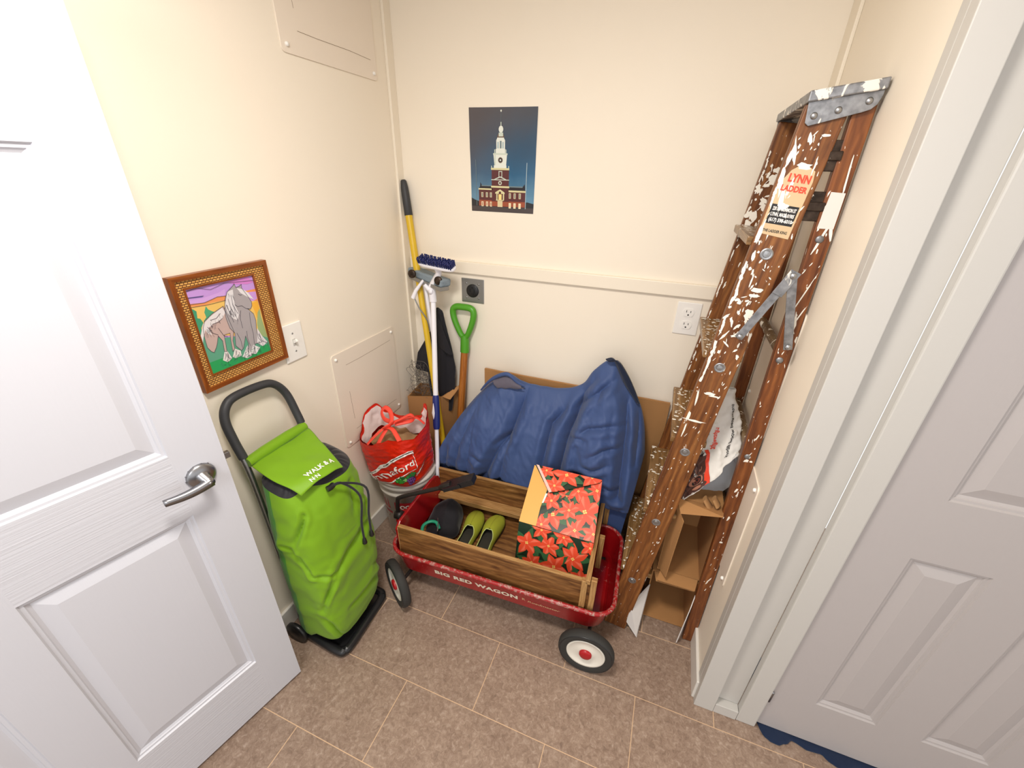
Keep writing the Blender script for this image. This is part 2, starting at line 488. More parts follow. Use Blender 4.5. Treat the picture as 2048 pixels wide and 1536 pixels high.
def door_leaf(A, d, n, width, height, panels, th, mv, mh, z0=.012):
    """raised-panel door face: A bottom corner, d along, n out of the face"""
    A = V3(A); d = V3(d); n = V3(n); P = lambda s_, z, h=0: A + d * s_ + V3((0, 0, z)) + n * h
    mb = MB()
    xs = sorted({0, width} | {p[0] for p in panels} | {p[1] for p in panels})
    zs = sorted({z0, height} | {p[2] for p in panels} | {p[3] for p in panels})
    prof = [(0, 0), (.003, -.005), (.009, -.0055), (.011, -.0085), (.017, -.012), (.044, -.004), (.047, -.0032)]
    flip = d.cross(V3((0, 0, 1))).dot(n) < 0
    def quad(pts, uv, m, sm=False):
        if flip: pts = pts[::-1]; uv = uv[::-1]
        mb.add(pts, [(0, 1, 2, 3)], m, sm, [uv])
    for i in range(len(xs) - 1):
        for j in range(len(zs) - 1):
            x0, x1, y0, y1 = xs[i], xs[i+1], zs[j], zs[j+1]
            pan = [p for p in panels if p[0] <= x0 + 1e-6 and p[1] >= x1 - 1e-6 and p[2] <= y0 + 1e-6 and p[3] >= y1 - 1e-6]
            if not pan:
                rail = any(p[0] <= x0 + 1e-6 and p[1] >= x1 - 1e-6 for p in panels)
                m = mh if rail else mv
                quad([P(x0, y0), P(x1, y0), P(x1, y1), P(x0, y1)], [(x0, y0), (x1, y0), (x1, y1), (x0, y1)], m)
    for (x0, x1, y0, y1) in panels:
        ring = []
        for o_, h in prof:
            ring.append([(x0+o_, y0+o_, h), (x1-o_, y0+o_, h), (x1-o_, y1-o_, h), (x0+o_, y1-o_, h)])
        for a, b in zip(ring[:-1], ring[1:]):
            for k in range(4):
                l = (k + 1) % 4
                quad([P(*a[k]), P(*a[l]), P(*b[l]), P(*b[k])], [(q[0], q[1]) for q in (a[k], a[l], b[l], b[k])], mv)
        q = ring[-1]; quad([P(*z) for z in q], [(z[0], z[1]) for z in q], mv)
    # edges and back
    B = [P(0, z0), P(width, z0), P(width, height), P(0, height)]; C = [p - n * th for p in B]
    for k in range(4):
        l = (k + 1) % 4; quad([B[l], B[k], C[k], C[l]], [(0, 0), (1, 0), (1, .03), (0, .03)], mv)
    quad(C[::-1], [(0, 0), (width, 0), (width, height), (0, height)], mv)
    return mb
# open door on the left
DA = V3((-1.025, .5806, 0)); DD = V3((-.2347, -.972, 0)); DN = V3((.972, -.2347, 0))
mb = door_leaf(DA, DD, DN, .80, 2.03, [(.11, .43, .232, .885), (.53, .69, .232, .885), (.11, .43, 1.072, 1.73), (.53, .69, 1.072, 1.73)], .035, 'door_v', 'door_h')
door1 = struct('door_1', mb, loc=DA)
def DP(s_, z, h=0): return DA + DD * s_ + V3((0, 0, z)) + DN * h
h = MB(); hc = DP(.063, .985)
h.lathe([(0, 0), (.034, 0), (.034, .004), (.03, .009), (.018, .013), (.0125, .014), (.0115, .052), (.0, .052)], hc, 'nickel', DN, 40)
for k in range(14):      # key-like notches round the rose
    a = k / 14 * 2 * PI
    if k % 14 < 6: h.box(hc + DD * math.cos(a) * .033 + V3((0, 0, math.sin(a) * .033)) + DN * .0015, (.005, .005, .003), 'nickel')
ht = []
for k in range(13):
    q = k / 12; ht.append(hc + DN * (.046 + .004 * math.sin(q * PI)) + DD * (.012 - .0 + .105 * q - .02) + V3((0, 0, -.004 * math.sin(q * PI))))
vs = []; 
for k, p in enumerate(ht):
    q = k / 12; hh = lerp(.0105, .0075, q); tt = lerp(.008, .0045, q)
    for a, b in ((-1, -1), (1, -1), (1, 1), (-1, 1)): vs.append(p + V3((0, 0, a * hh)) + DN * b * tt)
fs = [(k*4+i, k*4+(i+1) % 4, k*4+4+(i+1) % 4, k*4+4+i) for k in range(12) for i in range(4)] + [(3, 2, 1, 0), (48, 49, 50, 51)]
h.add(vs, fs, 'nickel', True)
h.lathe([(0, 0), (.004, 0), (.004, .003), (0, .003)], hc + DN * .053, 'steel', DN, 12)
h.build('door_handle', door1)
h = MB(); h.box(DP(-.001, 1.0, -.0175), (.026, .002, .056), 'nickel', Matrix.Rotation(math.atan2(DN.y, DN.x), 3, 'Z'))
h.box(DP(-.009, 1.0, -.0175), (.013, .016, .018), 'nickel', Matrix.Rotation(math.atan2(DN.y, DN.x), 3, 'Z')); h.build('latch', door1, bevel=.001)
# side door
SA = V3((.572, YF + .014, 0))
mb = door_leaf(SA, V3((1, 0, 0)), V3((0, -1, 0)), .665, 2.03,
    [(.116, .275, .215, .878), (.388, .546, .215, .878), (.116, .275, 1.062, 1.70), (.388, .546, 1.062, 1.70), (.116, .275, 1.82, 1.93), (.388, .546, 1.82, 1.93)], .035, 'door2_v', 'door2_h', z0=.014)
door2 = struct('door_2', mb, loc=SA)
h = MB(); h.lathe([(0, 0), (.0055, 0), (.0055, .05), (.003, .054), (0, .054)], (.569, YF + .009, .155), 'nickel', (0, 0, 1), 12); h.build('hinge', door2)
# navy cloth pushed under the side door
edge = [(.575, 1.03), (.585, 1.003), (.61, .986), (.635, .985), (.659, .997), (.681, 1.014), (.719, 1.004), (.764, 1.006), (.797, .988), (.843, .996), (.876, 1.012), (1.0, 1.0), (1.1, 1.01), (1.2, 1.0)]
pts = [V3((x, y, .0)) for x, y in edge] + [V3((1.2, 1.3, 0)), V3((.58, 1.3, 0))]
r = MB(); 
def rugf(u, v):
    x = .575 + u * .62; y0 = cat([((a - .575) / .62, (b,)) for a, b in edge], u)[0] + .005 * nz(x, 0, 3, 70)
    y = lerp(y0, 1.28, v); return V3((x, y, .004 + .007 * min(1, v * 6) * (1 + .6 * nz(x, y, 0, 40))))
r.grid(rugf, 90, 24, 'navyrug')
meta(r.build('doormat', solid=.004, loc=(.8, 1.1, 0)), 'ragged navy cloth mat poking out under the right-hand door', 'mat')

# ================================================================= WALL FITTINGS
def access_panel(name, label, y0, y1, z0, z1, side, slots=True, cut=0, scr=None):
    sx = 1 if side == 'L' else -1; X = XL if side == 'L' else XR
    root = thing(name, label, 'access panel', (X + sx * .001, (y0 + y1) / 2, z0))
    mb = MB(); r_ = .014; pts = []
    cs = [(y1 - r_, z1 - r_, 0), (y0 + r_, z1 - r_, 90), (y0 + r_, z0 + r_, 180), (y1 - r_, z0 + r_, 270)]
    for cy, cz, a0 in cs:
        for k in range(5):
            a = math.radians(a0 + k * 22.5); pts.append(V3((X, cy + r_ * math.cos(a), cz + r_ * math.sin(a))))
    if sx > 0: pts = pts[::-1]
    mb.prism(pts, (sx * .0045, 0, 0), 'panel'); mb.build('cover', root, bevel=.001)
    if slots:
        e = X + sx * .0048
        for P_ in ([(e, y0 + .075, z1 - .065), (e, y0 + .16, z1 - .066), (e, y1 - .15, z1 - .064), (e, y1 - .035, z1 - .06)], [(e, y0 + .075, z0 + .065), (e, y0 + .16, z0 + .064), (e, y1 - .15, z0 + .066), (e, y1 - .035, z0 + .062)],
                   [(e, y0 + .07, z1 - .19), (e, y0 + .072, z1 - .26), (e, y0 + .074, z0 + .12)]):
            q = MB(); q.nrm = V3((sx, 0, 0)); q.stroke(P_, .0015, 'groove'); q.build('crack_line', root)
    for (y, z) in (scr or [(y0 + .022, z0 + .022), (y1 - .022, z0 + .022), (y0 + .022, z1 - .022), (y1 - .022, z1 - .022)]):
        s_ = MB(); s_.lathe([(0.0065, 0), (.0065, .004), (.005, .0065), (0, .0075)], (X + sx * .0045, y, z), 'white', (sx, 0, 0), 14); s_.build('screw', root)
    return root

access_panel('access_panel', 'white square access panel low on the left wall beside the light switch', 1.19, 1.612, .575, 1.025, 'L')
access_panel('access_panel', 'cream access panel high on the left wall in the corner', 1.225, 1.69, 2.018, 2.425, 'L')
access_panel('access_panel', 'narrow white access panel low on the right wall behind the ladder foot', 1.16, 1.60, .45, .885, 'R', False)
access_panel('access_panel', 'white access panel on the right wall behind the ladder spreader', 1.285, 1.62, .98, 1.385, 'R', False)

# light switch
root = thing('light_switch', 'white toggle light switch plate beside the horse picture', 'light switch', (XL, 1.035, 1.145))
mb = MB(); mb.bb(XL, XL + .006, .989, 1.081, 1.076, 1.213, 'white'); mb.build('plate', root, bevel=.003)
mb = MB(); mb.bb(XL + .005, XL + .0075, 1.029, 1.041, 1.132, 1.158, 'trim'); mb.box((XL + .013, 1.035, 1.15), (.018, .008, .011), 'white', Matrix.Rotation(-.5, 3, 'Y')); mb.build('toggle', root, bevel=.001)
for z in (1.112, 1.178):
    s_ = MB(); s_.lathe([(.0035, 0), (.003, .0015), (0, .002)], (XL + .006, 1.035, z), 'steel', (1, 0, 0), 10); s_.build('screw', root)
# duplex outlet
ox, oz = .108, 1.188
root = thing('electrical_outlet', 'white duplex outlet under the rail, left of the ladder', 'electrical outlet', (ox, YB, oz))
mb = MB(); mb.bb(ox - .047, ox + .047, YB - .006, YB, oz - .068, oz + .068, 'white'); mb.build('plate', root, bevel=.003)
for dz in (.026, -.026):
    s_ = MB(); pr = []
    for k in range(24):
        a = 2 * PI * k / 24; pr.append(V3((ox + .0215 * math.cos(a), YB - .0055, oz + dz + max(-.0165, min(.0165, .0215 * math.sin(a))))))
    s_.prism(pr, (0, -.003, 0), 'white')
    for sx_, hh in ((-.008, .009), (.008, .0075)): s_.bb(ox + sx_ - .0012, ox + sx_ + .0012, YB - .0092, YB - .0085, oz + dz + .001, oz + dz + .001 + hh, 'black_ink')
    s_.lathe([(.0032, 0), (.0032, .0007), (0, .0007)], (ox, YB - .0085, oz + dz - .009), 'black_ink', (0, -1, 0), 10)
    s_.build('receptacle', root)
# dryer outlet
ox, oz = -.868, 1.195
root = thing('dryer_outlet', 'square steel plate with round black power outlet under the rail', 'electrical outlet', (ox, YB, oz))
mb = MB(); mb.bb(ox - .059, ox + .059, YB - .005, YB, oz - .058, oz + .058, 'steel'); mb.build('plate', root, bevel=.002)
mb = MB(); mb.lathe([(.032, 0), (.032, .004), (.029, .006), (.0, .006)], (ox, YB - .004, oz), 'blackplastic', (0, -1, 0), 32)
mb.build('socket', root)
mb = MB(); 
for a, b, ww, hh in ((-.011, .002, .004, .016), (.011, .002, .004, .016), (0, -.014, .012, .004), (0, .016, .008, .006)): mb.bb(ox + a - ww/2, ox + a + ww/2, YB - .0108, YB - .0098, oz + b - hh/2, oz + b + hh/2, 'slot')

for a in (-.032, .032):
    for b in (-.034, .034):
        s_ = MB(); s_.lathe([(.0045, 0), (.004, .002), (0, .0025)], (ox + a, YB - .005, oz + b), 'steel', (0, -1, 0), 10); s_.build('screw', root)
mb.build('slots', root)
# ================================================================= PICTURES
DATA = {"horse":{"purple":[[0.7277,1.4082],[0.9377,1.4075],[0.9424,1.3327],[0.7277,1.3519]],"violet":[[0.7281,1.3816],[0.7726,1.3769],[0.7673,1.3734],[0.7309,1.3782]],"lav":[[0.7305,1.3729],[0.7665,1.3709],[0.8139,1.375],[0.837,1.3812],[0.8326,1.362],[0.7781,1.354],[0.729,1.3625]],"pink":[[0.8486,1.3988],[0.9174,1.4025],[0.9318,1.3815],[0.9107,1.3799],[0.8675,1.3891]],"orange":[[0.7294,1.3637],[0.768,1.358],[0.8047,1.3644],[0.8328,1.3626],[0.9362,1.3607],[0.9348,1.3376],[0.9305,1.3166],[0.7285,1.3544]],"lav2":[[0.8812,1.3594],[0.932,1.3523],[0.9306,1.3292],[0.9116,1.3246],[0.8917,1.3388]],"yellow":[[0.7284,1.3558],[0.7655,1.3502],[0.7892,1.3526],[0.8289,1.3498],[0.9318,1.321],[0.9351,1.2302],[0.9331,1.1968],[0.7259,1.279],[0.7276,1.3353]],"amber":[[0.907,1.321],[0.9322,1.3225],[0.9286,1.285],[0.9133,1.2699],[0.9119,1.2897]],"tree1":[[0.7272,1.352],[0.7341,1.3468],[0.7401,1.3402],[0.7368,1.3214],[0.744,1.3179],[0.7484,1.3051],[0.7386,1.2923],[0.7233,1.2084],[0.7293,1.272]],"tree2":[[0.7509,1.3087],[0.7608,1.3173],[0.7597,1.3319],[0.769,1.3478],[0.7727,1.3369],[0.7831,1.3283],[0.7973,1.3215],[0.7926,1.2873],[0.7497,1.3004]],"tree3":[[0.9202,1.2874],[0.9304,1.2975],[0.9285,1.272],[0.9331,1.1968],[0.9041,1.2134],[0.9081,1.2519]],"ground":[[0.7268,1.2729],[0.7918,1.2449],[0.8993,1.2217],[0.9331,1.1968],[0.9333,1.1495],[0.7258,1.151],[0.7242,1.2202]],"grass":[[0.7258,1.1888],[0.7679,1.1877],[0.8465,1.1635],[0.9053,1.179],[0.929,1.1757],[0.9333,1.1495],[0.7258,1.151]],"foal":[[0.7522,1.3083],[0.78,1.3234],[0.8167,1.3353],[0.8186,1.3215],[0.8228,1.2842],[0.8268,1.2551],[0.8151,1.2274],[0.814,1.2022],[0.8054,1.1957],[0.8093,1.2295],[0.8133,1.2532],[0.7944,1.2532],[0.7905,1.2203],[0.7881,1.2022],[0.781,1.2049],[0.785,1.2379],[0.7768,1.2561],[0.7672,1.2349],[0.761,1.2248],[0.7513,1.213],[0.7442,1.2188],[0.7371,1.2336],[0.7379,1.2632],[0.7424,1.291]],"foalmane":[[0.7458,1.3016],[0.7722,1.3169],[0.8126,1.332],[0.8183,1.3157],[0.8025,1.2993],[0.7735,1.2931],[0.7568,1.2865],[0.7614,1.2642],[0.7517,1.2704],[0.7472,1.2837],[0.7353,1.2641],[0.7242,1.2383],[0.7271,1.2669]],"mare":[[0.8403,1.3718],[0.8633,1.3856],[0.8685,1.3903],[0.8706,1.3782],[0.8825,1.38],[0.8903,1.3842],[0.8881,1.3734],[0.9006,1.3458],[0.9083,1.3254],[0.9065,1.3133],[0.8986,1.3044],[0.8895,1.3084],[0.9045,1.2885],[0.9066,1.2654],[0.9012,1.2409],[0.899,1.2084],[0.9089,1.1914],[0.8838,1.1935],[0.8683,1.1653],[0.8496,1.1623],[0.8612,1.2015],[0.8589,1.2285],[0.8421,1.1952],[0.8333,1.1886],[0.8196,1.2099],[0.828,1.2484],[0.8176,1.2673],[0.8147,1.2987],[0.8189,1.3274],[0.8287,1.3542]],"maremane":[[0.8421,1.3729],[0.8599,1.3747],[0.8529,1.3304],[0.8588,1.3013],[0.8482,1.2827],[0.835,1.2928],[0.8247,1.3109],[0.8242,1.3378]],"forelock":[[0.8732,1.3761],[0.8908,1.3693],[0.9063,1.3536],[0.9186,1.3306],[0.8997,1.3429],[0.8812,1.3594]],"tail":[[0.9045,1.2399],[0.9142,1.21],[0.9278,1.1848],[0.9082,1.1762],[0.8913,1.1942]],"f1":[[0.8305,1.1681],[0.8568,1.1981],[0.8617,1.161],[0.8449,1.1581]],"f2":[[0.8587,1.169],[0.8764,1.1928],[0.8968,1.1752],[0.8776,1.16]],"f3":[[0.7689,1.1809],[0.781,1.2049],[0.79,1.2031],[0.7978,1.176],[0.7814,1.1701]],"f4":[[0.8006,1.1797],[0.814,1.2022],[0.8302,1.1897],[0.8288,1.1737],[0.8083,1.1725]]},"hlines":[[[0.8529,1.3304],[0.8602,1.3224],[0.8733,1.322],[0.8848,1.3097],[0.8954,1.3053]],[[0.8727,1.3584],[0.8778,1.3536],[0.8828,1.3537]],[[0.8659,1.3086],[0.8575,1.2862],[0.8566,1.255]],[[0.8924,1.2951],[0.887,1.2648],[0.8861,1.226],[0.8805,1.1946]],[[0.7837,1.278],[0.7935,1.2505],[0.8041,1.2438]],[[0.7708,1.2939],[0.7888,1.2944],[0.8033,1.302]],[[0.7688,1.3063],[0.7867,1.3069],[0.802,1.3173]],[[0.755,1.29],[0.7631,1.2697],[0.7777,1.2588]],[[0.8373,1.3521],[0.8376,1.3223],[0.8456,1.2958]],[[0.8265,1.3372],[0.8305,1.3093],[0.8345,1.2806]],[[0.8494,1.3609],[0.8469,1.3319],[0.8542,1.3026]],[[0.834,1.2464],[0.8399,1.222],[0.839,1.1963]],[[0.8664,1.2422],[0.8634,1.2205],[0.8658,1.1932]],[[0.9026,1.2206],[0.9098,1.1945],[0.9252,1.1822]],[[0.7754,1.1816],[0.7849,1.1971]],[[0.7877,1.1799],[0.7892,1.1954]],[[0.8107,1.1807],[0.8182,1.1942]],[[0.8396,1.1696],[0.8505,1.1888]],[[0.8501,1.1638],[0.8559,1.1835]],[[0.7269,1.3979],[0.7597,1.4012],[0.795,1.3892],[0.8391,1.3979],[0.9335,1.3873]],[[0.7212,1.3806],[0.7712,1.3767]],[[0.7297,1.3623],[0.768,1.358],[0.8079,1.3651],[0.8326,1.362]],[[0.7285,1.3544],[0.7769,1.35],[0.8289,1.3498]],[[0.8403,1.3718],[0.8633,1.3856],[0.8685,1.3903],[0.8706,1.3782],[0.8825,1.38],[0.8903,1.3842],[0.8881,1.3734],[0.9006,1.3458],[0.9083,1.3254],[0.9065,1.3133],[0.8986,1.3044],[0.8895,1.3084],[0.9045,1.2885],[0.9066,1.2654],[0.9012,1.2409],[0.899,1.2084],[0.9089,1.1914],[0.8838,1.1935],[0.8683,1.1653],[0.8496,1.1623],[0.8612,1.2015],[0.8589,1.2285],[0.8421,1.1952],[0.8333,1.1886],[0.8196,1.2099],[0.828,1.2484],[0.8176,1.2673],[0.8147,1.2987],[0.8189,1.3274],[0.8287,1.3542],[0.8403,1.3718]],[[0.7522,1.3083],[0.78,1.3234],[0.8167,1.3353],[0.8186,1.3215],[0.8228,1.2842],[0.8268,1.2551],[0.8151,1.2274],[0.814,1.2022],[0.8054,1.1957],[0.8093,1.2295],[0.8133,1.2532],[0.7944,1.2532],[0.7905,1.2203],[0.7881,1.2022],[0.781,1.2049],[0.785,1.2379],[0.7768,1.2561],[0.7672,1.2349],[0.761,1.2248],[0.7513,1.213],[0.7442,1.2188],[0.7371,1.2336],[0.7379,1.2632],[0.7424,1.291],[0.7522,1.3083]]],"hpic":[[0.7289,1.4041],[0.9342,1.4019],[0.9317,1.1521],[0.7249,1.153]],"folds":{"v1":[[-0.5174,0.8266],[-0.5406,0.7098],[-0.5659,0.6067],[-0.6292,0.4876],[-0.6693,0.3836],[-0.6974,0.2945]],"v2":[[-0.2142,0.9076],[-0.2552,0.8386],[-0.2728,0.7333],[-0.2983,0.6336],[-0.3071,0.526],[-0.3156,0.4427]],"v3":[[-0.3252,0.7468],[-0.3781,0.6745],[-0.389,0.5676],[-0.3918,0.4649]],"v4":[[-0.0651,0.9093],[-0.0598,0.8214],[-0.0482,0.731],[-0.0393,0.5681],[-0.0335,0.4276]],"v5":[[-0.2758,0.7649],[-0.2267,0.8263],[-0.1697,0.8872]],"v6":[[-0.2396,0.6824],[-0.1933,0.7203],[-0.1305,0.7422],[-0.0569,0.7478]],"v7":[[-0.2975,0.6235],[-0.2543,0.6586],[-0.2039,0.665]],"v8":[[-0.185,0.5955],[-0.1238,0.6461],[-0.0599,0.6567]],"v9":[[-0.2905,0.4725],[-0.2042,0.5055],[-0.1333,0.4943]],"v10":[[-0.1861,0.4453],[-0.1193,0.4733],[-0.0374,0.4556]],"v11":[[-0.6297,0.5322],[-0.572,0.5944]],"v12":[[-0.7384,0.4577],[-0.6832,0.4344]],"v13":[[-0.7351,0.734],[-0.6573,0.6966],[-0.5852,0.6089]],"v14":[[-0.5999,0.3407],[-0.5884,0.4459],[-0.5713,0.5622]],"v15":[[-0.0225,0.8599],[0.0008,0.7434],[0.0151,0.584]],"v16":[[-0.7625,0.6725],[-0.8147,0.4986],[-0.8488,0.331]],"v17":[[-0.8801,0.466],[-0.8996,0.3572]],"v18":[[-0.75,0.6185],[-0.7597,0.4363],[-0.7844,0.2676]],"v19":[[-0.1196,0.9384],[-0.1792,0.8792],[-0.184,0.8297]],"v20":[[-0.0879,0.5815],[-0.1513,0.5494],[-0.1966,0.5434]]}}
def weave():
    t = NT('woven_rattan_band', .6)
    v = t.coord('Object')
    br = t.n('ShaderNodeTexBrick'); br.inputs['Scale'].default_value = 1.
    br.inputs['Brick Width'].default_value = .0105; br.inputs['Row Height'].default_value = .0062
    br.inputs['Mortar Size'].default_value = .0012; br.inputs['Mortar Smooth'].default_value = .3
    br.inputs['Color1'].default_value = srgb('#e2ad5c'); br.inputs['Color2'].default_value = srgb('#cf9446'); br.inputs['Mortar'].default_value = srgb('#5d2f10')
    mp = t.n('ShaderNodeCombineXYZ'); sp = t.n('ShaderNodeSeparateXYZ'); t.l(v, sp.inputs[0])
    t.l(sp.outputs[1], mp.inputs[0]); t.l(sp.outputs[2], mp.inputs[1]); t.l(mp.outputs[0], br.inputs['Vector'])
    t.color(br.outputs['Color']); t.bump(t.math('SUBTRACT', 1., br.outputs['Fac']), .6, .0012)
    return t.m
M['weave'] = weave()
fy0, fy1, fz0, fz1 = .691, .988, 1.106, 1.441
root = thing('picture_frame', 'framed drawing of two horses with a woven rattan border on the left wall', 'picture', (XL, (fy0+fy1)/2, fz0))
def ring_frame(x0, x1, a, b, m):
    """a, b = (y0,y1,z0,z1) outer / inner; mitred"""
    mb = MB()
    O = [(a[0], a[2]), (a[1], a[2]), (a[1], a[3]), (a[0], a[3])]; I = [(b[0], b[2]), (b[1], b[2]), (b[1], b[3]), (b[0], b[3])]
    for k in range(4):
        l = (k + 1) % 4
        A = [V3((x1, *p)) for p in (O[k], O[l], I[l], I[k])]; B = [V3((x0, p.y, p.z)) for p in A]
        L = (A[1] - A[0]).length; wd = abs((A[3] - A[0]).z if k % 2 == 0 else (A[3] - A[0]).y)
        uv = [(0, 0), (L, 0), (L - wd, wd), (wd, wd)]
        mb.add(A, [(0, 1, 2, 3)], m, False, [uv])
        mb.add([A[0], A[1], B[1], B[0]], [(0, 1, 2, 3)], m, False, [[(0, 0), (L, 0), (L, .02), (0, .02)]])
        mb.add([A[2], A[3], B[3], B[2]], [(0, 1, 2, 3)], m, False, [[(0, 0), (L, 0), (L, .02), (0, .02)]])
    return mb
ring_frame(XL, XL + .019, (fy0, fy1, fz0, fz1), (fy0 + .013, fy1 - .013, fz0 + .013, fz1 - .013), 'frame').build('outer_frame', root, bevel=.002)
ring_frame(XL, XL + .014, (fy0 + .013, fy1 - .013, fz0 + .013, fz1 - .013), (fy0 + .033, fy1 - .052, fz0 + .043, fz1 - .035), 'weave').build('woven_border', root)
ring_frame(XL, XL + .0165, (fy0 + .031, fy1 - .050, fz0 + .042, fz1 - .033), (fy0 + .036, fy1 - .055, fz0 + .047, fz1 - .038), 'frame').build('inner_moulding', root, bevel=.001)
px_ = XL + .011
HC = dict(purple='#c79ae0', violet='#7d6bbd', lav='#d3a6e6', pink='#d683cf', orange='#ee9a5a', lav2='#cd9be0', yellow='#efc46a', amber='#f0b23c',
    tree1='#3f9a73', tree2='#4fa67a', tree3='#9db27a', ground='#5fa487', grass='#25a35a', foal='#c6aca6', foalmane='#e8e2e3', mare='#aaa3a6',
    maremane='#e3dfe2', forelock='#e6e2e5', tail='#e2dde0', f1='#eae6e8', f2='#eae6e8', f3='#ebe4e2', f4='#ebe4e2')
for k, c_ in HC.items(): M['h_' + k] = plain('pencil_' + k, c_, .6, vary=.12)
M['pencil'] = plain('pencil_outline', '#4a4450', .7)
mb = MB()
mb.poly([(px_ - .0003, fy0 + .034, fz0 + .045), (px_ - .0003, fy1 - .053, fz0 + .045), (px_ - .0003, fy1 - .053, fz1 - .036), (px_ - .0003, fy0 + .034, fz1 - .036)], 'h_purple')
for i, k in enumerate(HC):
    if k == 'purple': continue
    pts = DATA['horse'][k]
    mb.poly([(px_ + i * .00006, max(fy0 + .034, min(fy1 - .053, y)), max(fz0 + .045, min(fz1 - .036, z))) for y, z in pts], 'h_' + k)
mb.nrm = V3((1, 0, 0))
for L in DATA['hlines']:
    mb.stroke([(px_ + .0018, max(fy0 + .036, min(fy1 - .055, y)), z) for y, z in L], .0011, 'pencil')
rr = random.Random(3)
for k in range(170):   # mane and coat hairs
    reg = rr.choice(['maremane', 'foalmane', 'tail', 'f1', 'f2', 'f3', 'f4', 'foalmane', 'maremane'])
    P_ = DATA['horse'][reg]; a = rr.choice(P_); cyy = sum(p[0] for p in P_) / len(P_); czz = sum(p[1] for p in P_) / len(P_)
    q = rr.uniform(.2, .9); y, z = lerp(cyy, a[0], q), lerp(czz, a[1], q)
    mb.stroke([(px_ + .0018, y, z), (px_ + .0018, y + rr.uniform(-.003, .003), z - rr.uniform(.006, .018))], .0005, 'pencil')
for k in range(40):
    y = rr.uniform(fy0 + .06, fy1 - .06); z = fz0 + .05 + rr.uniform(.002, .025)
    mb.stroke([(px_ + .0016, y, z), (px_ + .0016, y + .006, z + .0008)], .0012, 'h_tree1')
mb.build('drawing', root)

# poster of a floodlit brick hall
pc = [V3((-.871, 0, 1.9386)), V3((-.577, 0, 1.9358)), V3((-.5795, 0, 1.5541)), V3((-.8655, 0, 1.5535))]
def PP(u, v, h=0.):   # u right 0..1, v up 0..1
    p = pc[3].lerp(pc[2], u).lerp(pc[0].lerp(pc[1], u), v); return V3((p.x, YB - .0006 - h - .0025 * (abs(u - .5) * 2) ** 3 * (v > .5), p.z))
def skymat():
    t = NT('poster_night_sky_print', .22, spec=.6)
    v = t.coord('Object'); sp = t.n('ShaderNodeSeparateXYZ'); t.l(v, sp.inputs[0])
    n = t.noise(v, 6., 3.)
    f = t.math('ADD', t.math('MULTIPLY', sp.outputs[2], 2.5), t.math('MULTIPLY', t.math('SUBTRACT', n, .5), .35))
    c1 = t.ramp(f, [(.12, '#5f8ca8'), (.38, '#2f5f82'), (.62, '#33506a'), (.95, '#3a4452')])
    g = t.thr(t.math('ADD', t.math('MULTIPLY', sp.outputs[0], -3.), f), .35, 1.35)
    t.color(t.mix(t.math('MULTIPLY', g, .8), c1, '#4f4648')); return t.m
M['sky'] = skymat()
for k, c_ in dict(brick='#5a2c2e', bricklit='#9c4e34', stone='#c8d2c4', stonew='#e2e6dc', cornice='#d6cfa0', win='#d9c9a0', winw='#f2e3bf', dark='#231f26', grey='#6f8186', clock='#6b5547', ground_='#4a4242', tree_='#2a2a2e', glow='#f7d98c', silver='#9fb4ba').items():
    M['p_' + k] = plain('poster_' + k, c_, .3)
root = thing('poster', 'unframed poster of a floodlit brick hall with a white clock tower on the back wall', 'poster', (-.723, YB - .001, 1.553))
mb = MB(); mb.grid(lambda u, v: PP(u, v), 8, 8, 'sky'); mb.grid(lambda u, v: PP(u, v) + V3((0, .0005, 0)), 8, 8, 'white'); mb.build('sheet', root)
mb = MB()
def pr(u0, u1, v0, v1, m, h=.0003): mb.poly([PP(u0, v0, h), PP(u1, v0, h), PP(u1, v1, h), PP(u0, v1, h)], m)
def pg(pts, m, h=.0004): mb.poly([PP(u, v, h) for u, v in pts], m)
pg([(0, 0), (1, 0), (1, .10), (.9, .115), (.8, .10), (.15, .10), (.06, .12), (0, .14)], 'p_tree_', .0002)
pr(0, 1, 0, .055, 'p_ground_', .0003)
pr(.125, .345, .06, .235, 'p_brick'); pr(.60, .865, .06, .235, 'p_brick')
pr(.125, .345, .06, .12, 'p_bricklit', .0004); pr(.60, .865, .06, .115, 'p_bricklit', .0004)
pr(.12, .35, .225, .24, 'p_cornice', .0005); pr(.60, .87, .21, .228, 'p_cornice', .0005)
pg([(.125, .24), (.35, .24), (.35, .265), (.18, .268), (.15, .30), (.15, .262)], 'p_dark'); pg([(.60, .228), (.86, .228), (.86, .255), (.85, .295), (.82, .262), (.60, .262)], 'p_dark')
pr(.17, .34, .262, .272, 'p_grey', .0005); pr(.62, .82, .258, .27, 'p_grey', .0005)
pr(.335, .605, .06, .445, 'p_brick', .0005); pr(.335, .605, .06, .11, 'p_bricklit', .0006)
pr(.325, .615, .25, .268, 'p_cornice', .0007)
pr(.33, .61, .325, .333, 'p_stone', .0007)
pg([(.37, .333), (.46, .362), (.48, .362), (.57, .333), (.54, .333), (.47, .352), (.40, .333)], 'p_stone', .0008)
pr(.445, .5, .355, .415, 'p_stone', .0007); pr(.455, .49, .362, .408, 'p_brick', .0008)
def disc(u, v, ru, rv, m, h, n=16): mb.poly([PP(u + ru * math.cos(2*PI*k/n), v + rv * math.sin(2*PI*k/n), h) for k in range(n)], m)
disc(.468, .298, .028, .021, 'p_stone', .0008); disc(.468, .298, .014, .011, 'p_brick', .0009)
pr(.325, .61, .425, .445, 'p_cornice', .0008)
for u in (.335, .60): pr(u - .006, u + .006, .445, .465, 'p_stone', .0008)
pr(.37, .565, .445, .47, 'p_stonew', .0008)
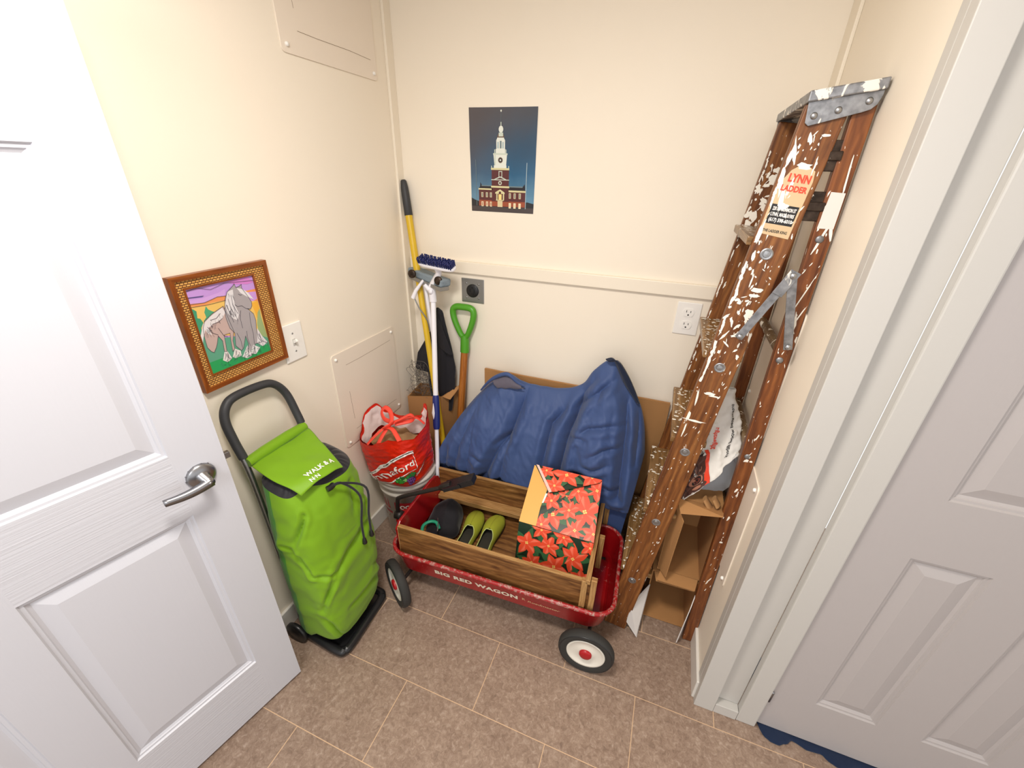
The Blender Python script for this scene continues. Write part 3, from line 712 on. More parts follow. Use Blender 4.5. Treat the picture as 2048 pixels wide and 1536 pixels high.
pg([(.38, .47), (.56, .47), (.572, .575), (.365, .575)], 'p_stonew', .0008); pr(.38, .4, .47, .575, 'p_stone', .0009)
pr(.36, .58, .57, .585, 'p_stone', .0009)
disc(.472, .52, .036, .028, 'p_clock', .001); disc(.472, .52, .026, .02, 'p_dark', .0011); disc(.472, .52, .012, .009, 'p_stonew', .0012)
for u in (.385, .555): pr(u - .006, u + .006, .585, .62, 'p_stone', .0009)
pr(.40, .545, .585, .625, 'p_stonew', .0009)
pg([(.41, .625), (.54, .625), (.54, .705), (.52, .73), (.47, .745), (.425, .73), (.408, .705)], 'p_stonew', .001)
pr(.425, .445, .63, .69, 'p_silver', .0011); pr(.50, .52, .63, .69, 'p_silver', .0011); pr(.462, .488, .63, .70, 'p_grey', .0011)
pg([(.42, .73), (.53, .73), (.52, .755), (.50, .775), (.45, .775), (.43, .755)], 'p_clock', .0012)
pr(.445, .51, .74, .775, 'p_stone', .0013)
disc(.478, .805, .034, .032, 'p_stonew', .0013); pr(.472, .484, .83, .87, 'p_stone', .0013); pr(.4765, .4795, .87, .955, 'p_grey', .0013)
disc(.478, .968, .010, .010, 'p_stonew', .0014)
pg([(.39, .19), (.545, .19), (.54, .205), (.47, .235), (.395, .205)], 'p_cornice', .0009); disc(.468, .20, .018, .014, 'p_brick', .001)
pr(.405, .53, .12, .128, 'p_cornice', .0009)
for u in (.41, .515): pr(u, u + .02, .128, .19, 'p_cornice', .0009)
pr(.445, .495, .128, .185, 'p_glow', .001); pr(.43, .51, .055, .122, 'p_win', .0009)
for u in (.165, .24, .305): pr(u, u + .032, .15, .20, 'p_win', .0006); pr(u + .009, u + .023, .155, .195, 'p_grey', .0007); pr(u, u + .034, .055, .105, 'p_winw', .0006); pr(u + .01, u + .022, .062, .098, 'p_bricklit', .0007)
for u in (.60, .675, .755): pr(u + .01, u + .042, .145, .20, 'p_win', .0008); pr(u + .019, u + .033, .15, .195, 'p_grey', .0009); pr(u + .01, u + .046, .045, .10, 'p_winw', .0008); pr(u + .02, u + .032, .055, .09, 'p_win', .0009)
pr(.868, .878, .045, .50, 'p_silver', .0005); pr(.085, .092, .06, .52, 'p_grey', .0004)
mb.build('printed_hall', root)

# ================================================================= TOOLS IN THE CORNER
def frac(a, b, t): return V3(a).lerp(V3(b), t)
# tall yellow pole with black grip
a, b = V3((-1.198, 1.785, 1.668)), V3((-.963, 1.60, .428)); d = (b - a).normalized()
bz = a + d * ((a.z - .006) / -d.z)
root = thing('yellow_pole', 'long yellow pole with a black rubber grip leaning in the corner', 'pole', bz)
mb = MB(); mb.tube([a + d * .14, a + d * .45], .0165, 'yellow', 16); mb.tube([a + d * .45, bz], .0145, 'yellow', 16); mb.build('shaft', root)
mb = MB(); mb.tube([a, a + d * .006, a + d * .02, a + d * .03, a + d * .05, a + d * .15, a + d * .152], [.009, .0135, .015, .0165, .0175, .019, .017], 'grip', 18); mb.build('grip', root)
# white telescopic pole with blue-bristled brush
top = V3((-1.017, 1.68, 1.186)); bot = V3((-.917, 1.45, .282)); d = (bot - top).normalized(); bz = V3((-.906, 1.424, .182))
root = thing('scrub_brush', 'white scrub brush with navy bristles on a white and blue telescopic pole', 'brush', bz)
mb = MB(); mb.tube([top, frac(top, bz, .55)], .0125, 'whitemetal', 16); mb.tube([frac(top, bz, .55), bz], .0105, 'whitemetal', 14); mb.build('pole', root)
mb = MB(); g0, g1 = frac(top, bot, .515), frac(top, bot, .70); mb.tube([g0, frac(g0, g1, .1), frac(g0, g1, .5), frac(g0, g1, .9), g1], [.014, .0165, .018, .0175, .015], 'blue', 18); gp = mb.build('grip', root)
mb = MB(); fwd = V3((-.35, -1, .1)).normalized()
mb.add([], [], 'whitemetal'); mb.tube([frac(g0, g1, .2) + fwd * .0135, frac(g0, g1, .5) + fwd * .017, frac(g0, g1, .72) + fwd * .0135], [.003, .0085, .003], 'whitemetal', 10, flat=1.); mb.build('grip_inlay', gp)
hx = V3((.98, -.12, -.06)).normalized(); hn = V3((0, -.35, .93)).normalized(); hn = (hn - hx * hn.dot(hx)).normalized(); hy = hx.cross(hn)
hc = V3((-.972, 1.655, 1.325))
mb = MB(); R_ = Matrix((hx, hy, hn)).transposed()
pts = []
for k in range(28):
    aa = 2 * PI * k / 28; pts.append(hc + hx * .098 * math.copysign(abs(math.cos(aa)) ** .55, math.cos(aa)) + hy * .026 * math.copysign(abs(math.sin(aa)) ** .6, math.sin(aa)))
mb.prism(pts, hn * .012, 'whitemetal'); mb.build('brush_head', root, bevel=.003)
mb = MB(); rr = random.Random(5)
for i in range(17):
    for j in range(5):
        p = hc + hx * (-.088 + .011 * i) + hy * (-.018 + .009 * j) + hn * .011
        e = p + hn * .026 + hx * rr.uniform(-.004, .004) + hy * (rr.uniform(-.003, .003) + (j - 2) * .0015)
        mb.tube([p, frac(p, e, .5), e], [.0028, .0036, .0045], 'bristle', 6)
lab(mb.build('bristles', root), 'rows of navy blue bristles')
mb = MB(); n0 = hc - hn * .002; mb.tube([n0, n0 - hn * .02 + V3((0, .005, -.01)), top + V3((0, -.004, .045)), top + d * .03], [.017, .014, .0165, .0175], 'whitemetal', 14)
mb.tube([top + V3((-.03, -.02, .05)), top + V3((-.005, -.012, .02))], [.009, .011], 'whitemetal', 10)
mb.lathe([(0, 0), (.012, 0), (.012, .006), (0, .007)], top + V3((0, -.018, .02)), 'whitemetal', (0, -1, 0), 16); mb.build('swivel_neck', root)
# sponge mop behind it
root = thing('sponge_mop', 'grey sponge mop head upside down behind the brush in the corner', 'mop', (-1.03, 1.76, .01))
mb = MB(); mb.box((-1.055, 1.715, 1.262), (.245, .062, .035), 'greyfoam', Matrix.Rotation(.10, 3, 'Y') @ Matrix.Rotation(-.35, 3, 'Z')); mb.build('sponge', root, bevel=.008)
mb = MB(); mb.box((-1.05, 1.70, 1.238), (.235, .052, .018), 'steel', Matrix.Rotation(.10, 3, 'Y') @ Matrix.Rotation(-.35, 3, 'Z'))
mb.lathe([(0, 0), (.02, 0), (.02, .01), (.012, .014), (0, .014)], (-.97, 1.66, 1.262), 'bracket', (0, -1, .1), 20)
mb.lathe([(0, 0), (.02, 0), (.02, .01), (.012, .014), (0, .014)], (-1.12, 1.68, 1.275), 'bracket', (0, -1, .1), 20); mb.build('mop_clamp', root, bevel=.002)
mb = MB(); mb.tube([(-1.065, 1.68, 1.25), (-1.10, 1.665, 1.20), (-1.115, 1.66, 1.165)], [.006, .009, .011], 'whitemetal', 12)
mb.tube(curve([(-1.11, 1.66, 1.17), (-1.09, 1.665, 1.12), (-1.06, 1.68, 1.06), (-1.055, 1.69, 1.0)], 10), .0032, 'steel', 8); mb.build('lever', root)
mb = MB(); mb.tube([(-1.062, 1.69, 1.22), (-1.045, 1.70, .98), (-1.03, 1.74, .012)], .0085, 'whitemetal', 12); mb.build('pole', root)
# black cloth bundle on a stick
root = thing('black_cloth', 'black cloth bundle hanging behind the white pole in the corner', 'cloth', (-1.03, 1.74, .66))
def bcl(u, v):
    a = u * 2 * PI; keys = [(0, (-1.035, 1.745, 1.105, .004, .004)), (.08, (-1.035, 1.743, 1.09, .025, .012)), (.3, (-1.03, 1.74, .985, .038, .022)), (.5, (-1.025, 1.738, .87, .06, .03)), (.62, (-1.03, 1.738, .81, .068, .032)), (.8, (-1.03, 1.735, .70, .07, .033)), (1, (-1.02, 1.72, .55, .05, .03))]
    cx, cy, cz, rx, ry = cat(keys, v) if False else interp(keys, v)
    f_ = 1 + .22 * math.sin(a * 5 + v * 3) + .12 * nz(a, v * 4, 1, 1.5)
    return V3((cx + rx * f_ * math.cos(a), cy + ry * f_ * math.sin(a), cz))
mb = MB(); mb.grid(bcl, 40, 30, 'blackcloth', closed=True); mb.build('bundle', root)
mb = MB()
def flap(pts, m, th=.003):
    c_ = sum((V3(p) for p in pts), V3()) / len(pts)
    mb.prism([V3(p) for p in pts], (0, -th, 0), m)
flap([(-1.025, 1.715, 1.09), (-1.0, 1.71, 1.03), (-.94, 1.705, .885), (-.955, 1.705, .882), (-.975, 1.70, .893), (-1.02, 1.705, .92)], 'blackcloth')
flap([(-1.06, 1.715, 1.0), (-1.03, 1.70, .93), (-1.05, 1.70, .76), (-1.12, 1.71, .76), (-1.172, 1.715, .765), (-1.15, 1.715, .86)], 'blackcloth'); mb.build('loose_corner', root, bevel=.001)
# D-handled shovel
root = thing('shovel', 'D-handled shovel with a green grip and wooden shaft leaning on the back wall', 'shovel', (-.925, 1.66, .01))
s0, s1 = V3((-.900, 1.765, .925)), V3((-.918, 1.70, .40))
mb = MB(); mb.tube([s0, s1], .0185, 'shaft', 18); mb.build('shaft', root)
mb = MB()
q = [(-.901, 1.764, .955), (-.925, 1.765, .985), (-.955, 1.767, 1.05), (-.962, 1.768, 1.095), (-.945, 1.769, 1.115), (-.905, 1.77, 1.118), (-.865, 1.769, 1.115), (-.850, 1.768, 1.095), (-.856, 1.767, 1.05), (-.88, 1.765, .985), (-.901, 1.764, .955)]
mb.tube(curve(q, 60), [.0135 + .003 * abs(math.sin(PI * k / 60)) for k in range(61)], 'green', 14)
mb.tube([(-.9005, 1.764, .975), (-.900, 1.765, .95), (-.9005, 1.764, .90), (-.901, 1.762, .885)], [.018, .022, .0235, .023], 'green', 18); mb.build('handle', root)
mb = MB(); mb.tube([s1 + V3((0, .004, .02)), s1 + V3((-.002, -.008, -.08)), s1 + V3((-.004, -.03, -.17))], [.021, .022, .02], 'green', 16)
def blade(u, v):
    x = (u - .5) * 2; return V3((-.922 + x * .055, 1.67 - .02 * v + .012 * x * x, .24 - .225 * v))
mb.grid(blade, 10, 8, 'green'); mb.build('blade', root)
# box that holds the tools
bx = thing('cardboard_box', 'small open cardboard box holding wire and cloth in the corner', 'box', (-1.07, 1.68, 0))
mb = MB(); C4 = [(-1.196, 1.650), (-.990, 1.662), (-.960, 1.782), (-1.196, 1.782)]
for k in range(4):
    a, b = C4[k], C4[(k+1) % 4]; d2 = V3((b[0]-a[0], b[1]-a[1], 0)); 
    zt = (.62, .655, .665, .64)[k]; zt2 = (.62, .655, .665, .64)[(k+1) % 4]
    nn = d2.cross(V3((0, 0, 1))).normalized() * .004
    mb.prism([(a[0], a[1], 0.002), (b[0], b[1], 0.002), (b[0], b[1], zt2), (a[0], a[1], zt)], -nn, 'cardboard')
mb.bb(-1.19, -.99, 1.665, 1.775, .002, .006, 'cardboard')
mb.build('box_body', bx)
mb = MB(); mb.prism([(-.988, 1.665, .655), (-.960, 1.78, .665), (-.925, 1.77, .70), (-.955, 1.68, .64)], (.002, 0, -.004), 'cardboard'); mb.build('flap', bx)
# tangle of wire netting
rr = random.Random(11); mb = MB()
for k in range(34):
    c_ = V3((-1.125 + rr.uniform(-.05, .045), 1.705 + rr.uniform(-.03, .03), .715 + rr.uniform(-.075, .06)))
    r_ = rr.uniform(.022, .055); ax = V3((rr.uniform(-1, 1), rr.uniform(-1, 1), rr.uniform(-1, 1))).normalized()
    u_ = ax.orthogonal().normalized(); w_ = ax.cross(u_); ph = rr.uniform(0, 6.28)
    pts = []
    for i in range(22):
        a = ph + i / 21 * rr.uniform(4.5, 5.5) if i else ph
        a = ph + i / 21 * 5.4; wob = 1 + .15 * math.sin(a * 9)
        p = c_ + (u_ * math.cos(a) + w_ * math.sin(a)) * r_ * wob + ax * (i / 21 - .5) * .03
        p.x = max(XL + .006, p.x); p.y = min(1.776, max(1.655, p.y)); pts.append(p)
    mb.tube(pts, .0009, 'wire', 4)
for k in range(3): mb.tube(curve([(-1.16 + .03*k, 1.66, .74), (-1.19 + .02*k, 1.655, .78 + .02*k), (-1.15 + .04*k, 1.65, .80 + .02*k), (-1.12 + .04*k, 1.66, .75)], 14), .0011, 'wire', 4)
meta(mb.build('wire_tangle', loc=(-1.12, 1.69, .64)), 'tangled loops of grey wire sticking out of the corner box', 'wire')

# ================================================================= BUCKET AND RED BAG
bc = V3((-1.063, 1.395, 0))
root = thing('bucket', 'white plastic bucket with a red printed label under the red bag', 'bucket', bc)
mb = MB(); mb.lathe([(0, .002), (.112, .002), (.116, .008), (.130, .285), (.139, .288), (.140, .30), (.134, .303), (.135, .325), (.144, .328), (.145, .345), (.1405, .355), (.146, .358), (.147, .368), (.142, .373), (.12, .371), (.0, .371)], bc, 'bucket', n=48); mb.build('bucket_body', root)
mb = MB()
def BK(a, z): r_ = lerp(.116, .130, z / .285) + .0006; return bc + V3((r_ * math.cos(a), r_ * math.sin(a), z))
def band(a0, a1, z0, z1, m, e=.0):
    N = 10
    for i in range(N): mb.add([BK(lerp(a0, a1, i/N), z0), BK(lerp(a0, a1, (i+1)/N), z0), BK(lerp(a0, a1, (i+1)/N), z1), BK(lerp(a0, a1, i/N), z1)], [(0, 1, 2, 3)], m)
band(-1.55, -.75, .195, .245, 'bucketred'); band(-2.25, -1.72, .16, .175, 'bucketred')
for a0 in (-2.3, -2.12, -1.94): mb.add([BK(a0, .19), BK(a0 + .16, .19), BK(a0 + .04, .26)], [(0, 1, 2)], 'bucketred')
mb.add([BK(-2.25, .12), BK(-1.95, .13), BK(-1.9, .15), BK(-2.28, .14)], [(0, 1, 2, 3)], 'bucketred')
put_text(mb, 'FOOD', lambda x, y: BK(-1.45 + x / .135, .205 + y) + V3((0, -.0008, 0)), 'white_ink', size=.034, bold=.001)
mb.build('label', root)
M['leafl'] = plain('light_leaf_ink', '#86c466', .5); M['leafm'] = plain('mid_leaf_ink', '#2f7d3c', .5); M['grape_d'] = plain('grape_outline_ink', '#3b2350', .5)
root = thing('shopping_bag', 'red reusable grocery bag with grapes and white lettering on the bucket', 'bag', (-1.02, 1.33, .375))
def rim_h(a):   # height of the mouth round the bag; a from 0..1, start right side, front first
    K = [(0, .665), (.06, .65), (.14, .66), (.24, .655), (.30, .60), (.40, .60), (.47, .615), (.53, .70), (.58, .705), (.66, .66), (.74, .63), (.82, .66), (.88, .745), (.93, .74), (.97, .70), (1, .665)]
    for (p, A), (q, B) in zip(K[:-1], K[1:]):
        if a <= q:
            k = (a - p) / (q - p); k = k * k * (3 - 2 * k); return lerp(A, B, k)
    return .6
def bagS(u, v, off=0.):
    a = -2 * PI * (u - .02)
    ex = .62
    ca, sa = math.cos(a), math.sin(a)
    rx = cat([(0, (.125,)), (.1, (.136,)), (.5, (.146,)), (.8, (.149,)), (1, (.150,))], v)[0]
    ry = cat([(0, (.125,)), (.1, (.135,)), (.5, (.120,)), (.8, (.118,)), (1, (.118,))], v)[0]
    X = -1.060 + (rx + off) * math.copysign(abs(ca) ** ex, ca); Y = lerp(1.375, 1.335, min(1, v * 1.4)) + (ry + off) * math.copysign(abs(sa) ** ex, sa)
    z = .3745 + (rim_h(u % 1) - .3745) * v
    f_ = (v * (1 - v)) ** .5 * 2
    w_ = .010 * nz(X, Y, z, 13) * f_ + .005 * nz(X + 3, Y, z * 1.8, 34) * f_ + .0025 * nz(X + 9, Y, z * 2, 80) * f_
    n = V3((ca, sa, 0)); return V3((X, Y, z)) + n * w_
mb = MB(); mb.grid(lambda u, v: bagS(u, v), 120, 60, 'redbag', closed=True)
mb.grid(lambda u, v: lerp(V3((-1.06, 1.375, .3745)), bagS(u, 0), v), 120, 3, 'redbag', closed=True); mb.build('bag_body', root)
mb = MB()
def innr(u, v):
    p = bagS(u, 1 - v * .35, -.004 - .012 * v); q = nz(p.x, p.y, p.z, 30) * .006; return p + V3((q, q, 0))
mb.grid(innr, 120, 12, 'baglining', closed=True, matf=lambda u, v: 'redbag' if v < (.17 if not (.5 < u < .62) else .09) else 'baglining')
def fill(u, v):
    r_ = v; a = -2 * PI * u; x = -1.06 + .13 * r_ * math.cos(a); y = 1.345 + .10 * r_ * math.sin(a)
    return V3((x, y, .565 + .03 * (1 - r_) + .03 * nz(x, y, 0, 22)))
mb.grid(fill, 60, 14, 'litter', closed=True); lab(mb.build('lining', root), 'crumpled white inner lining and brown paper inside')
mb = MB()
kx, ky, kz = -1.06, 1.32, .675
def strap(pts, w=.011): mb.tube(curve(pts, 26), w, 'redstrap', 8, flat=.28)
strap([(-1.13, 1.225, .60), (-1.10, 1.26, .64), (kx, ky - .02, kz), (-1.02, 1.38, .675), (-.985, 1.41, .67), (-.95, 1.42, .64)])
strap([(-1.08, 1.225, .60), (-1.07, 1.27, .645), (kx, ky, kz + .005), (-1.09, 1.36, .705), (-1.125, 1.37, .715), (-1.14, 1.36, .69), (-1.11, 1.34, .67), (kx, ky + .01, kz)])
strap([(kx, ky, kz), (-1.02, 1.34, .695), (-.985, 1.36, .715), (-.97, 1.37, .70), (-.99, 1.37, .675), (kx + .01, ky + .01, kz - .01)])
strap([(kx - .02, ky - .03, kz - .01), (-1.03, 1.28, .675), (-.99, 1.255, .668), (-.96, 1.235, .655)])
strap([(kx - .012, ky - .03, kz - .02), (kx, ky - .045, kz), (kx + .016, ky - .03, kz + .012), (kx + .01, ky + .012, kz)], .012)
mb.build('handle', root)
# printing on the front of the bag.  (s, h): s across 0..1 left to right, h up 0..1
def BF(s_, h_, off=.0012):
    u = lerp(.408, .062, s_) ; return bagS(u, .02 + h_ * .80, off + .001)
mb = MB()
def arc_line(pts, w, m, off):
    C_ = curve([(x, y, 0) for x, y in pts], 40)
    for a, b in zip(C_[:-1], C_[1:]):
        dd = (b - a).normalized(); n = V3((-dd.y, dd.x, 0)) * w / 2
        mb.poly([BF(*(a - n).to_2d(), off), BF(*(b - n).to_2d(), off), BF(*(b + n).to_2d(), off), BF(*(a + n).to_2d(), off)], m)
up = [(-.02, .10), (.1, .17), (.22, .25), (.33, .40), (.43, .62), (.58, .80), (.78, .90), (.93, .92)]
low = [(.28, -.01), (.42, .10), (.52, .25), (.62, .35), (.77, .44), (.92, .48)]
def between(n, k0, k1):
    A = curve([(x, y, 0) for x, y in up], 30); B = curve([(x, y, 0) for x, y in low], 30)
    for i in range(30):
        mb.poly([BF(*A[i].to_2d(), .0006), BF(*B[i].to_2d(), .0006), BF(*B[i+1].to_2d(), .0006), BF(*A[i+1].to_2d(), .0006)], 'redd')
M['redd'] = plain('dark_red_ink', '#b5120f', .4)
arc_line(up, .032, 'white_ink', .0014); arc_line([(x, y + .028) for x, y in up], .016, 'black_ink', .0014); arc_line([(x, y + .05) for x, y in up], .018, 'white_ink', .0014)
arc_line(low, .022, 'white_ink', .0014)
arc_line([(.93, .92), (.94, .7), (.945, .46)], .012, 'white_ink', .0014)
arc_line([(.93, .30), (1.0, .38), (1.09, .5)], .02, 'white_ink', .0014); arc_line([(.93, .25), (1.0, .33), (1.09, .44)], .02, 'white_ink', .0014)
# base line of the lettering runs midway, tilted with the arc
BL = [(.04, .0), (.16, .04), (.27, .09), (.37, .18), (.47, .33), (.57, .44), (.68, .51), (.79, .55), (.92, .59)]
CB = curve([(x, y, 0) for x, y in BL], 80)
acc = [0.]
for a, b in zip(CB[:-1], CB[1:]): acc.append(acc[-1] + (b - a).length)
def along(s_):
    s_ = max(0, min(acc[-1] - 1e-6, s_))
    for i in range(80):
        if acc[i+1] >= s_:
            k = (s_ - acc[i]) / (acc[i+1] - acc[i]); p = CB[i].lerp(CB[i+1], k); d_ = (CB[i+1] - CB[i]).normalized(); return p, V3((-d_.y, d_.x, 0))
def tf(x, y):
    p, n = along(x); n = (n * .45 + V3((0, 1, 0)) * .55); q = p + n * y; return BF(q.x, q.y, .0018)
put_text(mb, 'Hannaford', tf, 'white_ink', width=acc[-1] * .99, size=.235, bold=.003)
# grapes and leaves
def leafp(cx, cy, r_, m, off, n=9, ph=0.):
    cy *= 1.35; r_ *= 1.2; pts = []
    for k in range(n * 2):
        a = ph + PI * k / n; q = r_ * (1 if k % 2 else .72); pts.append(BF(cx + q * math.cos(a), cy + q * math.sin(a) * .9, off))
    mb.poly(pts, m)
mb.poly([BF(.45, .02, .0010), BF(.95, .02, .0010), BF(.93, .09, .0010), BF(.75, .10, .0010), (BF(.55, .08, .0010))], 'tan')
leafp(.575, .14, .085, 'leafd', .0016); leafp(.575, .14, .072, 'leafg', .0019); leafp(.635, .19, .09, 'leafd', .0017, ph=.3); leafp(.64, .19, .075, 'leafl', .0021, ph=.3); leafp(.83, .26, .085, 'leafd', .0016); leafp(.83, .265, .07, 'leafm', .0019)
leafp(.75, .24, .06, 'leafm', .0018)
for gx, gy in ((.73, .17), (.775, .185), (.82, .19), (.865, .175), (.75, .13), (.795, .14), (.84, .14), (.88, .13), (.765, .085), (.81, .09), (.85, .095), (.79, .05)):
    mb.poly([BF(gx + .03 * math.cos(k * PI / 6), gy * 1.4 + .042 * math.sin(k * PI / 6), .0024) for k in range(12)], 'grape_d')
    mb.poly([BF(gx - .003 + .023 * math.cos(k * PI / 6), gy * 1.4 + .003 + .033 * math.sin(k * PI / 6), .0027) for k in range(12)], 'purple')
lab(mb.build('printed_logo', root), 'white lettering, arcs, leaves and purple grapes printed on the front')
# ================================================================= SHOPPING TROLLEY
root = thing('shopping_trolley', 'lime green two-wheeled shopping trolley bag behind the open door', 'shopping trolley', (-1.03, .82, 0))
mb = MB()   # floor frame
P_ = [(-1.12, .70, .03), (-.945, .688, .022), (-.920, .70, .022), (-.912, .73, .022), (-.922, .92, .022), (-.932, .948, .022), (-.96, .962, .022), (-1.12, .955, .03)]
mb.tube(curve(P_, 70), .0165, 'blackplastic', 12); mb.bb(-1.12, -.93, .70, .945, .012, .022, 'blackplastic'); mb.build('foot_frame', root)
mb = MB()
HP = [(-1.125, .705, .03), (-1.125, .705, .3), (-1.13, .703, .6), (-1.14, .700, .83), (-1.165, .698, .94), (-1.183, .702, 1.01), (-1.19, .722, 1.050), (-1.192, .76, 1.066), (-1.192, .85, 1.062), (-1.19, .895, 1.046), (-1.183, .925, 1.0), (-1.165, .932, .93), (-1.14, .93, .83), (-1.13, .928, .6), (-1.125, .926, .3), (-1.125, .925, .03)]
mb.tube(curve([V3((-1.125, .703, .83)) if False else V3(p) for p in HP], 150), .0095, 'steel', 12); mb.build('tube_frame', root)
mb = MB(); C_ = curve([V3(p) for p in HP], 150)[34:117]; mb.tube([p + V3((.004, 0, 0)) for p in C_], .0135, 'grip', 12); mb.build('handle_grip', root)
for y in (.655, .975):
    w = MB(); w.lathe([(0, -.012), (.02, -.012), (.03, -.008), (.042, -.01), (.048, -.006), (.048, .006), (.042, .01), (.03, .008), (.02, .012), (0, .012)], (-1.13, y + (.02 if y < .8 else -.0), .048), 'blackplastic', (0, 1, 0), 28); w.build('wheel', root)
BKEY = [(0, (-1.035, .812, .05, .085, .118)), (.05, (-1.027, .814, .075, .105, .135)), (.2, (-1.015, .817, .20, .115, .145)), (.45, (-1.013, .818, .40, .12, .153)), (.7, (-1.013, .816, .58, .117, .152)), (.88, (-1.013, .815, .71, .112, .146)), (1, (-1.018, .812, .80, .102, .135))]
CR = [((.30, .02), (.47, .24), .016, .02), ((.21, .60), (.33, .46), .020, .022), ((.33, .46), (.41, .36), .014, .012), ((.08, .86), (.17, .66), .015, .02), ((.10, .74), (.02, .66), .012, .02),
      ((.22, .32), (.04, .22), .010, .03), ((.26, .22), (.10, .16), .012, .02), ((.45, .30), (.30, .55), .012, .016), ((.20, .92), (.24, .7), .010, .015), ((.02, .5), (.1, .40), .006, .02), ((.40, .90), (.50, .70), .020, .014), ((.50, .70), (.44, .54), .018, .012), ((.44, .54), (.30, .50), .012, .012), ((.9, .9), (.98, .4), .008, .03)]
def sdist(p, a, b):
    ax, ay = a; bx_, by = b; dx, dy = bx_ - ax, by - ay; t = max(0, min(1, ((p[0]-ax)*dx + (p[1]-ay)*dy) / (dx*dx + dy*dy + 1e-9)))
    return math.hypot(p[0] - ax - dx * t, (p[1] - ay - dy * t)), t
def trolley(u, v, off=0.):
    """u 0..1 round, 0 = far side (+y), .25 = front (+x), .5 = near side, .75 = back"""
    cx, cy, cz, rx, ry = cat(BKEY, v); a = PI / 2 - 2 * PI * u
    ca, sa = math.cos(a), math.sin(a); ex = .36 + .34 * v
    X = (rx + off) * math.copysign(abs(ca) ** ex, ca); Y = (ry + off) * math.copysign(abs(sa) ** ex, sa)
    frn = math.exp(-((u - .34) / .085) ** 2) * max(0, (v - .8) / .2) ** 2; X -= .030 * frn; Y += .022 * frn
    tilt = -.05 * v ** 6 * (X / .1 + .2) if v > .5 else 0
    z = cz + .012 * frn + tilt * .55 + (.03 * (1 - v) ** 4 * (abs(Y) / ry) * (ca > 0))
    d = 0
    for p, q, dep, wd in CR:
        for du in (0, 1, -1):
            r_, t = sdist((u + du, v), p, q); wd = wd if du <= 1 else wd; d -= dep * math.exp(-r_ / (wd * .7)) * math.sin(PI * min(1, max(.15, t * .9 + .1)))
            d += dep * .22 * math.exp(-((r_ - wd * 1.8) / wd) ** 2) 
    P = V3((cx + X, cy + Y, z)); m_ = min(1, v * 8) * min(1, (1 - v) * 10 + .15)
    d = d * 1.15 * m_ + (.007 * nz(P.x, P.y, P.z, 9) + .0028 * nz(P.x, P.y, P.z, 30)) * m_
    if ca < -.2: d = min(d, 0)
    n = V3((ca, sa, 0)).normalized(); P = P + n * d
    P.x = max(P.x, -1.118); return P
mb = MB(); mb.grid(lambda u, v: trolley(u, v), 150, 110, 'bag', closed=True, matf=lambda u, v: 'bagside' if .52 < u < .80 else 'bag')
mb.grid(lambda u, v: V3((-1.03, .815, .05)).lerp(trolley(u, 0), v), 150, 3, 'bagblack', closed=True)
bagbody = mb.build('bag_body', root)
mb = MB()
def gather(u, v):
    o_ = trolley(u, 1.0); c_ = V3((-1.022, .815, .822)); fr = math.exp(-((u - .33) / .085) ** 2)
    wd = .44 * (1 - .85 * fr)
    p = o_.lerp(c_, wd * v); q = math.sin(u * 2 * PI * 26 + 2 * math.sin(u * 40)) * .0035 * (v ** .7)
    return p + V3((0, 0, .012 * math.sin(v * PI) + .012 * v + q)) 
mb.grid(gather, 220, 8, 'bagblack', closed=True)
mb.grid(lambda u, v: gather(u, 1).lerp(V3((-1.022, .815, .78)), v), 220, 3, 'bagblack', closed=True); lab(mb.build('drawstring_opening', root), 'black gathered drawstring mouth')
mb = MB()
def flapf(u, v):   # u along y, v from back to front
    y0, y1 = lerp(.699, .700, v) - .010 * math.sin(PI * v), lerp(.934, .858, v)
    y = lerp(y0, y1, u); e = abs(u - .5) * 2
    fx = lerp(-1.118, lerp(-.935, -.912, u) , v) + .006 * math.sin(u * PI) * v
    z = lerp(.862, .832, v) - .018 * v * v * e ** 2 - .012 * v ** 6 + .005 * nz(fx, y, 1, 18) - .012 * math.sin(PI * v) ** 2 * .4
    return V3((fx, y, z))
mb.grid(flapf, 40, 36, 'bag'); fl = mb.build('top_flap', root, solid=.003)
mb = MB(); mb.tube([(-1.135, .700, .868), (-1.133, .76, .872), (-1.133, .86, .872), (-1.135, .932, .868)], [.017, .019, .019, .017], 'bag', 14); mb.build('fabric_sleeve', root)
mb = MB()
def ftx(x, y):   # lettering runs toward +y across the front edge of the flap
    u = .30 + x / .17; v = .86 + (-y) / .21
    p = flapf(min(1, max(0, u)), min(1, v)); return p + V3((.001, 0, .003))
put_text(mb, 'WALK & A', lambda x, y: ftx(x, y - .3 * x * 0), 'white_ink', width=.105, size=.026, bold=.0006)
put_text(mb, 'N·N', lambda x, y: ftx(x - .005, y - .022), 'white_ink', width=.035, size=.018, bold=.0004)
mb.build('lettering', fl)
mb = MB(); k0 = V3((-.908, .785, .772))
mb.tube([k0 + V3((0, -.012, .004)), k0 + V3((.004, 0, .004)), k0 + V3((0, .014, .002))], .010, 'blackplastic', 10); mb.build('cord_lock', root)
for e, md in ((V3((-.888, .868, .47)), V3((-.872, .87, .68))), (V3((-.884, .905, .475)), V3((-.872, .905, .69)))):
    mb = MB(); mb.tube(curve([k0, k0 + V3((.022, .03, .005)), md, e + V3((.002, 0, .08)), e], 26), .0042, 'blackcloth', 8)
    mb.tube([e + V3((0, 0, .004)), e + V3((0, 0, -.004)), e + V3((0, 0, -.022)), e + V3((0, 0, -.026))], [.004, .007, .0095, .007], 'blackplastic', 10); mb.build('drawstring', root)

